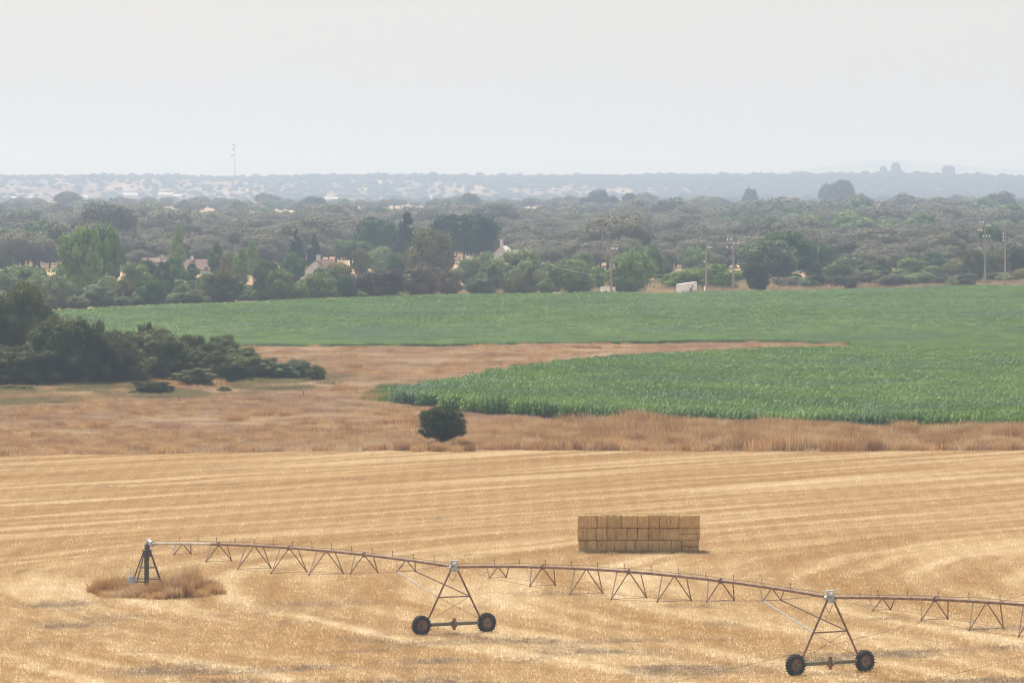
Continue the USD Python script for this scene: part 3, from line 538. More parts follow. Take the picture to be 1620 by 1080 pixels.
THICKET = [
 (34, 592, 108, 142, 'dark', 'clump', 'tallest dark tree of the thicket with several leaning heads'),
 (4, 592, 62, 78, 'thicket', 'round', 'lighter bush at the left edge below the tallest thicket tree'),
 (74, 596, 66, 98, 'dark', 'round', 'dark rounded tree leaning on the tallest thicket tree'),
 (108, 614, 118, 106, 'dark', 'round', 'biggest dark round bush at the front of the thicket'),
 (112, 604, 76, 100, 'thicket', 'willow', 'olive green shrub head rising behind the biggest dark bush'),
 (178, 612, 92, 82, 'thicket', 'round', 'brownish olive bush right of the biggest dark bush'),
 (150, 592, 46, 84, 'dark', 'round', 'narrow dark bush behind the biggest dark bush'),
 (28, 616, 112, 62, 'thicket', 'round', 'loose olive bush at the lower left of the thicket'),
 (238, 604, 100, 84, 'thicket', 'willow', 'olive topped bush in the middle of the thicket'),
 (190, 588, 56, 66, 'thicket', 'round', 'grey green bush in the dip behind the brownish olive bush'),
 (232, 584, 34, 72, 'oakbush', 'round', 'small dark bush peeping over the olive topped bush'),
 (254, 606, 90, 74, 'dark', 'round', 'dark round bush in front of the olive topped one'),
 (286, 600, 70, 62, 'thicket', 'round', 'dull bush right of the dark round middle bush'),
 (348, 592, 70, 62, 'dark', 'round', 'dark topped bush near the right end of the thicket'),
 (322, 606, 76, 54, 'thicket', 'round', 'olive low bush below the dark topped one'),
 (380, 600, 76, 50, 'dark', 'round', 'dark low bush before the thicket tapers off'),
 (404, 606, 70, 42, 'thicket', 'round', 'olive bush where the thicket tapers off'),
 (440, 606, 58, 34, 'willow', 'round', 'grey green bush at the low end of the thicket'),
 (364, 610, 72, 34, 'dark', 'round', 'low shady bush along the front of the thicket end'),
 (472, 604, 46, 36, 'willow', 'willow', 'silvery broom bush second from the thicket end'),
 (500, 607, 30, 30, 'olive', 'willow', 'last small yellow tipped bush at the thicket end'),
 (308, 614, 64, 32, 'thicket', 'round', 'low bramble at the front between the dark bushes'),
 (244, 630, 68, 27, 'thicket', 'round', 'low bramble mound lying in front of the thicket'),
 (20, 624, 76, 15, 'thicket', 'round', 'low bramble strip at the left front of the thicket'),
 (355, 622, 22, 11, 'thicket', 'round', 'tiny green plant in the dry grass before the thicket'),
 (-14, 594, 84, 122, 'dark', 'round', 'tall dark tree cut by the left picture edge beside the tallest thicket tree'),
 (66, 590, 56, 112, 'thicket', 'round', 'olive tree touching the right side of the tallest thicket tree'),
 (-60, 612, 100, 96, 'dark', 'round', 'dark bush beyond the left picture edge'),
]
for cx, base, w, h in [(60, 606, 84, 66), (142, 608, 76, 56), (206, 609, 74, 56), (216, 598, 62, 72), (292, 606, 66, 48), (302, 592, 64, 62), (362, 604, 64, 40), (426, 604, 46, 30), (10, 606, 70, 60), (330, 598, 70, 56), (180, 600, 70, 74), (455, 605, 40, 26), (390, 606, 50, 30)]:
    THICKET.insert(-1, (cx, base, w, h, 'thicket' if cx % 4 else 'dark', 'round', 'smaller olive shrub filling in between the bigger bushes of the thicket'))
for r in THICKET[:-1]: planted([r], 'thicket_tree' if r[3] > 90 else 'bush', 'tree' if r[3] > 90 else 'bush', 'bushes of the dark thicket', 'near')
FARTREES = [
 (498, 338, 42, 27, 'far', 'pine', 'hazy dome tree standing above the far wood at left'),
 (742, 337, 34, 31, 'far', 'round', 'hazy round tree above the far wood left of the golden fields'),
 (928, 337, 28, 25, 'far', 'round', 'lowest hazy tree at the left of the far group of four'),
 (948, 337, 34, 37, 'far', 'round', 'tallest hazy tree of the far group of four'),
 (968, 337, 24, 27, 'far', 'round', 'middle hazy tree of the far group of four'),
 (996, 337, 26, 31, 'far', 'round', 'separate hazy tree at the right of the far group of four'),
 (1188, 333, 26, 35, 'far', 'willow', 'pointed hazy tree above the far wood right of centre'),
 (1135, 336, 58, 24, 'far', 'round', 'low wide hazy tree mass left of the pointed hazy tree'),
 (1312, 332, 36, 42, 'far', 'willow', 'left crown of the tall hazy pair above the far wood'),
 (1334, 332, 36, 47, 'far', 'round', 'right and taller crown of the tall hazy pair'),
]
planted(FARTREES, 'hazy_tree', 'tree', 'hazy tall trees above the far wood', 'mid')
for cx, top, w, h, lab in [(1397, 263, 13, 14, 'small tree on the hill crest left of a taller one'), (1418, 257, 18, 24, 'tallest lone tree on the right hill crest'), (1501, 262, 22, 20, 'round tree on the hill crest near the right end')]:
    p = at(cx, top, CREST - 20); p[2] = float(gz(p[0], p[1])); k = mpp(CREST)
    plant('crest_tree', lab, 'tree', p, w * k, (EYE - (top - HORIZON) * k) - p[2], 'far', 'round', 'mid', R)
pb = pix(700, 711)
b = thing('lone_bush', 'lone small dark holm oak bush at the stubble edge', 'bush', pb, 20, (4.9, 4.6, 4.1))
rb_ = np.random.default_rng(5); LB = ball_lobes(rb_, 46, .54, .50, .48, .12, -.9, .24)
v, f = lobed(LB, 14000, .025, 9, .45, .9, .22, 1, .5); v[:, :2] *= (.42 + .58 * sstep(0, .5, v[:, 2]))[:, None]; obj('crown', (v, f), LEAF['dark'], b)
t = MB(); t.bar((0, 0, -.02), (.02, .01, .22), .03, 7, .024)
for q in range(6): a = q * 1.05; t.bar((.02, .01, .2), (.28 * math.cos(a), .28 * math.sin(a), .5 + .1 * (q % 3)), .016, 5, .006)
obj('trunk', t.mesh(), BARK, b)

# ------------------------------------------------------------------ oak wood on the plain and trees on the hill
rg = np.random.default_rng(3)
def scatter(y0, y1, step, rowfac=1.0):
    out = []; y = y0
    while y < y1:
        hw = y * .0885 + 14; n = int(2 * hw / step); x = np.linspace(-hw, hw, n) + rg.uniform(-.45, .45, n) * step; out.append(np.c_[x, y + rg.uniform(-.5, .5, n) * step * rowfac]); y += step * rowfac
    return np.vstack(out)
S = scatter(1560, 4600, 11.0)
px = S[:, 0] / S[:, 1] * F + 810
front = np.interp(px, [0, 110, 135, 300, 420, 445, 540, 555, 805, 825, 1000, 1250, 1620], [1600, 1640, 1560, 1580, 1600, 1710, 1710, 1790, 1790, 1590, 1570, 1590, 1560])
clear = np.ones(len(S), bool)
for hx, hd in ((318, 1560), (248, 1600), (512, 1520), (797, 1640)):
    clear &= ~((np.abs(S[:, 0] - (hx - 810) / F * hd) < 11) & (S[:, 1] < hd + 11))
back = np.interp(px, [0, 200, 700, 1000, 1300, 1620], [2700, 2700, 2850, 3050, 3400, 3450]) + 350 * (noise2(S[:, 0] / 40., S[:, 1] / 400., 33) - .5)
k = (S[:, 1] > front + rg.uniform(-22, 22, len(S))) & clear & ((S[:, 1] < back) | (rg.random(len(S)) < .05)) & ((noise2(S[:, 0] / 26., S[:, 1] / 120., 21) > .20) | (S[:, 1] < 2000))
S = S[k]; S = S[np.argsort(S[:, 1])]
wd = rg.uniform(7., 13., len(S)) * (1 + .45 * (rg.random(len(S)) < .07)); ht = wd * rg.uniform(.56, .72, len(S)) * (1 + .25 * (rg.random(len(S)) < .05))
yaw = rg.uniform(0, 6.28, len(S)); zs = gz(S[:, 0], S[:, 1])
inview = np.abs(S[:, 0] / S[:, 1] * F) < 800
ind = np.nonzero(inview)[0][:296]; mask = np.zeros(len(S), bool); mask[ind] = True
def where(q):
    x = q[0] / q[1] * F + 810
    return ('behind the tallest pair of trees' if x < 230 else 'behind the red roofed house' if x < 420 else 'behind the cedars' if x < 560 else 'behind the dome pines' if x < 800 else 'behind the large willow' if x < 940 else
            'above the leftmost pole and huts' if x < 1060 else 'above the bright fig mound' if x < 1190 else 'behind the silvery willow' if x < 1300 else 'above the right hand bushes' if x < 1530 else 'behind the two right hand poles')
for i in ind:
    plant('holm_oak', f'flat crowned grey brown holm oak {where(S[i])}', 'tree', (S[i, 0], S[i, 1], zs[i]), wd[i], ht[i], 'oak', 'oak', 'mid', R, f'holm oaks of the front rows {where(S[i])}', nvar=4, rot=math.degrees(yaw[i]))
rest = ~mask & ~(~inview & (S[:, 1] < 1500)); S2 = S[rest]
OAKV = [[('crown', plant_proto('oak', 'oak', 'mid' if v < 2 else 'far', v)[0], LEAF['oak']), ('trunk', plant_proto('oak', 'oak', 'mid' if v < 2 else 'far', v)[1], BARK)] for v in (0, 1, 2, 3)] + [[('crown', plant_proto('green', 'round', 'mid', 0)[0], LEAF['green']), ('trunk', plant_proto('green', 'round', 'mid', 0)[1], BARK)]]
pi_ = np.where(S2[:, 1] < 2600, rg.integers(0, 2, len(S2)), rg.integers(2, 4, len(S2)))
pi_ = np.where(noise2(S2[:, 0] / 30., S2[:, 1] / 200., 55) + .3 * rg.random(len(S2)) > .93, 4, pi_)
instancer('oak_wood', OAKV, np.c_[S2, zs[rest]], pi_, yaw[rest], np.c_[wd[rest], wd[rest], ht[rest]], 'holm oak wood spreading over the plain to the foot of the hills', 'wood')
# hill
S = scatter(6400, 10700, 16.0, 1.4); px = S[:, 0] / S[:, 1] * F + 810; yq = 5350 + (S[:, 1] - FOOT) * .66
dens = np.interp(px, [-100, 0, 250, 400, 460, 560, 700, 900, 1000, 1300, 1700], [.52, .48, .36, .38, .52, .54, .58, .64, .78, .92, .95])
dens = dens + .40 * sstep(6300, 6650, yq) * sstep(380, 520, px) + .26 * sstep(6600, 6800, yq) * (1 - sstep(380, 520, px))
dens = dens - np.exp(-((yq - 5800) / 170.) ** 2) * sstep(560, 680, px) * (1 - sstep(1000, 1330, px)) * .30 - np.exp(-((yq - 5900) / 260.) ** 2) * (1 - sstep(280, 420, px)) * .20
nn = .45 * noise2(S[:, 0] / 46., S[:, 1] / 380., 41) + .55 * noise2(S[:, 0] / 15., S[:, 1] / 110., 42)
prob = .12 + .9 * sstep(-.08, .10, dens - nn) * (.35 + .65 * sstep(.5, .9, dens)); prob = np.where(yq > 6830, np.maximum(prob, .75), prob)
prob = np.where(yq < 5450, prob * .5 * sstep(.3, .8, dens) + .03, prob)
k = rg.random(len(S)) < prob; S = S[k]
w2 = rg.uniform(6, 12, len(S)) * (1 + .35 * (rg.random(len(S)) < .10)); h2 = w2 * rg.uniform(.5, .85, len(S))
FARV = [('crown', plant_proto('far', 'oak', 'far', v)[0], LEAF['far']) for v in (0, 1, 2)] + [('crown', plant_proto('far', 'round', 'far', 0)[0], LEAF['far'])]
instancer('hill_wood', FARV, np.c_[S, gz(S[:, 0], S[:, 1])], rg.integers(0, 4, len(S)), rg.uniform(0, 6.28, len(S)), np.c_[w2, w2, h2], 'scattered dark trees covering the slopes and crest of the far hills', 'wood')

# ------------------------------------------------------------------ buildings
def house(name, label, c, rot, L, Wd, eave, ridge, roofm, wallm=PLASTER, chimney=None, windows=(), gable=True, cat='house', group=None):
    """Ridge along local x; walls with gables, two roof slopes that overhang, a chimney, windows proud of the front (-y) wall."""
    t = thing(name, label, cat, c, rot, (1, 1, 1), group)
    l, w = L / 2, Wd / 2
    v = np.array([(-l, -w, -.3), (l, -w, -.3), (l, w, -.3), (-l, w, -.3), (-l, -w, eave), (l, -w, eave), (l, w, eave), (-l, w, eave), (-l, 0, ridge), (l, 0, ridge)])
    f = [(0, 1, 5), (0, 5, 4), (2, 3, 7), (2, 7, 6), (1, 2, 6), (1, 6, 5), (3, 0, 4), (3, 4, 7), (4, 7, 8), (5, 9, 6), (4, 8, 9), (4, 9, 5), (6, 9, 8), (6, 8, 7)]
    obj('wall', (v, np.array(f)), wallm, t)
    for s in (-1, 1):
        o = .35; dz = (ridge - eave) / w * o
        a = np.array([(-l - .2, s * (w + o), eave - dz + .04), (l + .2, s * (w + o), eave - dz + .04), (l + .2, 0, ridge + .04), (-l - .2, 0, ridge + .04)]); b = a + [0, 0, .16]
        obj('roof', (np.vstack([a, b]), np.array([(0, 1, 2, 3), (7, 6, 5, 4), (0, 4, 5, 1), (1, 5, 6, 2), (2, 6, 7, 3), (3, 7, 4, 0)])), roofm, t)
    if chimney:
        m = MB(); m.box((chimney[0], 0, ridge + chimney[1] / 2 - .3), (.8, .8, chimney[1] + .6)); m.box((chimney[0], 0, ridge + chimney[1] + .08), (1.0, 1.0, .16)); obj('chimney', m.mesh(), wallm, t)
    for wx, wz, ww, wh in windows:
        fr = obj('window', MB().box((wx, -w - .03, wz), (ww, .1, wh)).mesh(), WOOD, t); obj('pane', MB().box((wx, -w - .085, wz), (ww * .78, .02, wh * .82)).mesh(), GLASSY, fr)
    return t
def spot(x, y, dist): p = at(x, y, dist); p[2] = float(gz(p[0], p[1])); return p
def zpix(y, dist): return EYE - (y - HORIZON) * dist / F
D = 1560; house('farm_house', 'white house with red tiled roof half hidden behind the slim poplar', spot(318, 440, D), 4, 60 * mpp(D), 8, zpix(426, D), zpix(411, D), TILE, chimney=(-2.2, .8), windows=[(1.2, 1.4, .9, 1.0), (3., 1.4, .9, 1.0)])
D = 1600; house('farm_house', 'low white house with pinkish roof left of the slim poplar', spot(248, 430, D), 2, 44 * mpp(D), 7, zpix(415, D), zpix(409, D), TILE, chimney=(1.5, .7), windows=[(-1.5, 1.6, .8, .9)])
D = 1520; house('farm_house', 'white gabled house with red roof and square chimney below the cedars', spot(512, 440, D), 68, 10, 44 * mpp(D), zpix(429, D), zpix(412, D), TILE, chimney=(-3.2, 1.2), windows=[(1.0, 1.5, .8, .9)])
D = 1640; house('farm_house', 'tall white gable with a slim chimney beside the largest pine', spot(797, 440, D), 82, 11, 44 * mpp(D), zpix(412, D), zpix(390, D), GREYROOF, chimney=(-4.2, 1.8), windows=[(0, 2, .8, .9)])
VILLAGE = [(20, 317, 30, 5, 'long low white farm building at the far left hill foot'), (72, 316, 18, 5, 'small pale building at the hill foot, left of the white cluster'), (128, 315, 22, 5, 'pale building at the hill foot between two dark trees'),
           (207, 313, 22, 9, 'white farm building, leftmost of the bright hillside cluster'), (229, 311, 16, 9, 'tall white building in the middle of the hillside cluster'), (262, 312, 24, 8, 'wide white building at the right of the hillside cluster'),
           (281, 314, 12, 6, 'small white building at the right end of the hillside cluster'), (333, 311, 12, 5, 'lone bright white building below the mast'), (352, 316, 14, 4, 'low pale shed right of the lone white building'),
           (524, 318, 22, 5, 'low pale barn at the hill foot right of the dome tree'), (560, 320, 40, 6, 'long pale barn roof at the hill foot before the golden fields'), (600, 322, 22, 4, 'small pale barn at the right of the long one')]
for i, (x, y, w, h, lab) in enumerate(VILLAGE):
    p = ground_at(x, y + h * .5); k = mpp(p[1]); house('village_building', lab, p, (i * 37) % 13 - 6, w * k, 9, h * k * .72 + 2.0, h * k + 2.6, TILE if i % 3 == 1 else GREYROOF, windows=[(-w * k * .25, h * k * .45 + .8, 1.2, 1.2), (w * k * .2, h * k * .45 + .8, 1.2, 1.2)], cat='building')
# utility huts at the field edge
p = pix(962, 470.5); k = mpp(p[1]); t = thing('utility_hut', 'small flat roofed white hut behind the foot of the leftmost pole', 'hut', p + [0, .9, 0], 6)
obj('wall', MB().box((0, 0, .9), (22 * k, 1.8, 2.3)).mesh(), WHITE, t); obj('roof', MB().box((0, 0, 2.12), (23 * k, 2.0, .12)).mesh(), GREYROOF, t); obj('vent', MB().box((-.55, -.93, 1.15), (.45, .08, .45)).mesh(), GLASSY, t); obj('door', MB().box((.95, -.92, .85), (.7, .06, 1.6)).mesh(), GREYROOF, t)
p = pix(980.5, 470); t = thing('concrete_basin', 'low white basin between the hut and the domed tank', 'basin', p + [0, .5, 0], 3)
m = MB(); [m.box((sx * .92, 0, .5), (.12, 1.1, 1.1)) for sx in (-1, 1)]; [m.box((0, sy * .49, .5), (1.72, .12, 1.1)) for sy in (-1, 1)]; obj('basin_wall', m.mesh(), WHITE, t); obj('water', MB().box((0, 0, .75), (1.7, .84, .04)).mesh(), GLASSY, t)
p = pix(997.5, 470); t = thing('water_tank', 'white tank with a low domed lid right of the basin', 'tank', p + [0, .8, 0], 0)
prof = np.array([(0, 0), (1.02, 0), (1.02, 1.6), (.0, 1.6)]); obj('tank_body', trimesh.creation.revolve(prof, sections=20), WHITE, t, 30)
obj('lid', trimesh.creation.revolve(np.array([(0, 1.6), (1.10, 1.6), (1.08, 1.72), (.7, 1.98), (.25, 2.1), (0, 2.12)]), sections=20), GREYROOF, t, 30)
p = pix(1086.5, 463.5); k = mpp(p[1]); w = 29 * k; t = thing('white_shed', 'white shed with slanting top in front of the bright fig mound', 'shed', p + [0, 1.2, 0], 18)
v = np.array([(-w / 2, -1.1, -.2), (w / 2, -1.1, -.2), (w / 2, 1.1, -.2), (-w / 2, 1.1, -.2), (-w / 2, -1.1, 1.75), (w / 2, -1.1, 2.25), (w / 2, 1.1, 2.25), (-w / 2, 1.1, 1.75)])
obj('wall', (v, np.array([(0, 1, 5, 4), (1, 2, 6, 5), (2, 3, 7, 6), (3, 0, 4, 7), (4, 5, 6, 7)])), WHITE, t)
obj('roof', (np.vstack([v[4:] * [1.03, 1.08, 1] + [0, 0, .01], v[4:] * [1.03, 1.08, 1] + [0, 0, .1]]), np.array([(3, 2, 1, 0), (4, 5, 6, 7), (0, 1, 5, 4), (1, 2, 6, 5), (2, 3, 7, 6), (3, 0, 4, 7)])), GREYROOF, t)
obj('window', MB().box((.95, -1.12, 1.45), (.34, .06, .34)).mesh(), GLASSY, t); obj('door', MB().box((.6, -1.12, .55), (.6, .06, 1.2)).mesh(), WOOD, t)

# ------------------------------------------------------------------ electricity poles
def pole(label, x, base, top, kind):
    p = pix(x, base + 6); k = mpp(p[1]); h = (base + 6 - top) * k
    t = thing('electricity_pole', label, 'pole', p, 0); m = MB(); m.bar((0, 0, -.2), (0, 0, h), .26, 8, .15); obj('shaft', m.mesh(), WOOD if kind == 'box' else CONCRETE, t)
    def arm(z, x0, x1): obj('cross_arm', MB().box(((x0 + x1) / 2, -.2, z), (x1 - x0, .12, .14)).mesh(), WOOD, t)
    def ins(x_, z, up=1):
        a = MB()
        for q in range(3): a.bar((x_, -.2, z + up * (.1 + .13 * q)), (x_, -.2, z + up * (.19 + .13 * q)), .17, 8, .11)
        obj('insulator', a.mesh(), CERAMIC, t)
    if kind == 'box':
        arm(h - .35, -.4, 1.35); [ins(q, h - .3) for q in (.1, .65, 1.2)]
        b = obj('transformer', MB().box((.55, -.1, h - 3.9), (.62, .6, .9)).mesh(), MASTM, t); obj('bushing', MB().bar((.55, -.1, h - 3.45), (.55, -.1, h - 3.1), .08).mesh(), CERAMIC, b)
    elif kind == 'small':
        arm(h - .45, -.3, 1.1); [ins(q, h - .4) for q in (.45, .95)]; arm(h - 3.5, -.5, .2); ins(-.4, h - 3.4); obj('meter_box', MB().box((-.25, -.3, 1.0), (.4, .3, .9)).mesh(), WHITE, t)
    elif kind == 'six':
        arm(h - .25, -1.4, .1); ins(-1.25, h - .2); ins(-.45, h - .2); arm(h - 1.05, -.1, 1.15); ins(.1, h - 1.0); ins(.95, h - 1.0); arm(h - 1.95, -1.4, .1); ins(-1.25, h - 1.9); ins(-.35, h - 1.9)
    elif kind == 'tall':
        for q, (z, x0, x1) in enumerate([(h - .2, -1.2, .1), (h - .95, -.1, 1.25), (h - 2.05, -1.6, .1), (h - 3.4, -.5, 1.15)]):
            arm(z, x0, x1); e = x0 if x0 < -.3 and q != 3 else x1; s = -1 if e < 0 else 1; ins(e - s * .12, z + .05); ins(e - s * .75, z + .05)
            if q == 3: ins(x0 + .1, z + .05)
    else:
        obj('bracket', MB().box((-.32, -.2, h - 1.4), (.12, .1, 2.6)).mesh(), WOOD, t)
        for z in (h - .5, h - 1.3, h - 2.1): ins(-.42, z - .2)
    return p, h
P1 = pole('brown pole with grey transformer box and three white insulators, leftmost', 967, 465, 393, 'box')
P2 = pole('slim pole with a white meter box at its foot behind the white shed', 1117, 458, 390, 'small')
P3 = pole('pole with six white insulators in front of the bright mound', 1160, 457, 379, 'six')
P4 = pole('tallest pole with four staggered arms of insulators near the right edge', 1558, 446, 352, 'tall')
P5 = pole('rightmost pole with three white insulators one above the other', 1590, 449, 366, 'three')
def wire(label, a, b, sag, r, mtl):
    s = np.linspace(0, 1, 15)[:, None]; pts = np.asarray(a) * (1 - s) + np.asarray(b) * s; pts[:, 2] -= 4 * sag * (s * (1 - s))[:, 0]
    tag(obj('wire', MB().path(pts, r, 4).mesh(), mtl), label, 'wire')
wire('thin pale wire sagging from the leftmost pole towards the willow', P1[0] + [-.3, -.2, P1[1] - 5.6], at(868, 418, P1[0][1] - 6), .5, .035, GALV)
wire('thin pale wire between the leftmost pole and the pole by the shed', P1[0] + [.3, -.2, P1[1] - 6.2], P2[0] + [-.2, -.2, P2[1] - 3.6], .9, .025, GALV)
wire('thin dark cable crossing the stubble behind the right wheel tower', pix(880, 1118, 5.), pix(1720, 912, 5.), .25, .009, DARKSTEEL)
wire('thin dark cable in the lower right corner of the stubble', pix(1330, 1105, 5.), pix(1760, 994, 5.), .2, .009, DARKSTEEL)

# ------------------------------------------------------------------ radio mast on the crest
D = CREST - 40; p = spot(371, 272, D); k = mpp(D); top = zpix(228, D) - p[2]
t = thing('radio_mast', 'slender lattice radio mast with dishes on the left hill crest', 'mast', p)
for i in range(3):
    a = i * 2.094; obj('leg', MB().bar((1.3 * math.cos(a), 1.3 * math.sin(a), -.5), (.42 * math.cos(a), .42 * math.sin(a), top - 1), .24, 5).mesh(), MASTM, t)
m = MB(); zz = np.linspace(0, top - 2, 15)
for q in range(14):
    for i in range(3):
        a, b = i * 2.094, (i + 1) * 2.094; r0, r1 = 1.3 - .88 * zz[q] / top, 1.3 - .88 * zz[q + 1] / top
        m.bar((r0 * math.cos(a), r0 * math.sin(a), zz[q]), (r1 * math.cos(b), r1 * math.sin(b), zz[q + 1]), .13, 4)
obj('lattice', m.mesh(), MASTM, t)
obj('platform', MB().bar((-.3, 0, top - 2.4), (-.3, 0, top - 1.9), 2.4, 10).mesh(), MASTM, t)
for dx, dz, r in ((-2.0, top - 1.4, 1.9), (-1.9, top - 8.6, 1.8), (-3.9, top - 18.8, 2.0)):
    d = MB(); d.bar((dx, -.9, dz), (dx, -.3, dz), r, 12, r * .55); d.bar((dx, -.3, dz), (-.2, 0, dz), .12); obj('dish', d.mesh(), MASTM, t)
obj('antenna', MB().box((2.9, 0, top - 3.0), (3.8, .6, .8)).mesh(), MASTM, t); obj('antenna', MB().box((3.6, 0, top - 17.), (.5, .5, 4.6)).mesh(), MASTM, t)
obj('antenna', MB().bar((0, 0, top - 2), (0, 0, top + .6), .12).mesh(), MASTM, t)

# ------------------------------------------------------------------ straw bales
def bale_mesh(w, h, d, seed):
    rg = np.random.default_rng(seed); m = trimesh.creation.box((w, d, h))
    for _ in range(4): m = m.subdivide()
    v = np.array(m.vertices); n = v / np.array([w / 2, d / 2, h / 2]); a = np.abs(n)
    rr = np.clip((a - .86) / .14, 0, 1); e = (np.sort(rr, 1)[:, 1])[:, None]
    v -= np.sign(n) * rr * e * .022
    f1 = noise2(v[:, 0] * 9 + seed, v[:, 2] * 1.6 + v[:, 1] * 5, seed) - .5; f2 = noise2(v[:, 0] * 26 + seed, v[:, 2] * 4 + v[:, 1] * 20, seed + 1) - .5
    belly = (1 - n[:, 2] ** 2) * .035
    side = (a[:, 1] > .85) * np.sign(n[:, 1]); v[:, 1] += side * (f1 * .09 + f2 * .06 + belly + rg.normal() * .03)
    v[:, 0] += (a[:, 0] > .85) * np.sign(n[:, 0]) * (f2 * .05); v[:, 2] += (n[:, 2] > .85) * (noise2(v[:, 0] * 5, v[:, 1] * 5, seed) - .5) * .05
    return v, m.faces
BD = pix(1011, 875)[1]; bk = mpp(BD) / 7.364; bx0 = (900 - 810) * mpp(BD); BH = (875 - 815.5) * mpp(BD) / 3 * 1.0
ROWS = [[120, 225, 330, 440, 540, 660, 780, 925, 1050, 1200, 1320, 1515], [105, 205, 325, 440, 550, 680, 800, 925, 1055, 1285, 1530], [110, 332, 440, 620, 800, 930, 1060, 1185, 1285, 1525]]
ORD = ['first', 'second', 'third', 'fourth', 'fifth', 'sixth', 'seventh', 'eighth', 'ninth', 'tenth', 'eleventh', 'last']
rg = np.random.default_rng(91)
for r, row in enumerate(ROWS):
    for c, (a, b_) in enumerate(zip(row[:-1], row[1:])):
        w = (b_ - a) * bk; xc = bx0 + (a + b_) / 2 * bk; n = len(row) - 1
        o = ORD[c] if c < n - 1 else 'rightmost'
        halves = 2 if (c == n - 1 and r < 2) else 1
        for q in range(halves):
            h = BH / halves; z0 = .03 + BH * r + q * h
            extra = '' if halves == 1 else (' lower half thickness' if q == 0 else ' upper half thickness')
            t = thing('straw_bale', f'{o}{extra} bale {"from the left " if o != "rightmost" else ""}in the {["bottom", "middle", "top"][r]} row of the straw stack', 'straw bale', (xc, BD + 1.2 + rg.normal() * .035, z0 + h / 2), rg.normal() * .5, group='bales of the straw stack')
            obj('straw_block', bale_mesh(w + .03, h + .02, 2.4, 7 + r * 31 + c * 3 + q), HAY, t, 35)
            if w > .9:
                for s in (-.25, .25):
                    obj('twine', MB().box((s * w, -1.27, 0), (.018, .012, h * .94)).mesh(), TWINE, t)

rg = np.random.default_rng(97); n = 420; q = np.c_[rg.uniform(pix(911, 876)[0], pix(1112, 876)[0], n), BD - rg.exponential(.35, n) + .05, np.full(n, .02)]
LOOSE = leaf('loose_straw', (.36, .25, .12), (.56, .44, .26), .8, .8, .05, .3)
instancer('loose_straw', [('straw', blades(60, .6, .05, .30, .02, s + 170, .9), LOOSE) for s in (1, 2)], q, rg.integers(0, 2, n), rg.uniform(0, 6.3, n), rg.uniform(.5, 1.1, n), 'loose straw scattered along the foot of the straw stack', 'straw')
n = 260; q = np.c_[rg.uniform(pix(918, 876)[0], pix(1104, 876)[0], n), BD + rg.uniform(.1, 2.3, n), np.full(n, 3 * BH + .01)]
instancer('loose_straw', [('straw', blades(50, .6, .03, .14, .02, s + 180, 1.4), LOOSE) for s in (1, 2)], q, rg.integers(0, 2, n), rg.uniform(0, 6.3, n), rg.uniform(.5, 1.1, n), 'pale loose straw lying on top of the straw stack', 'straw')

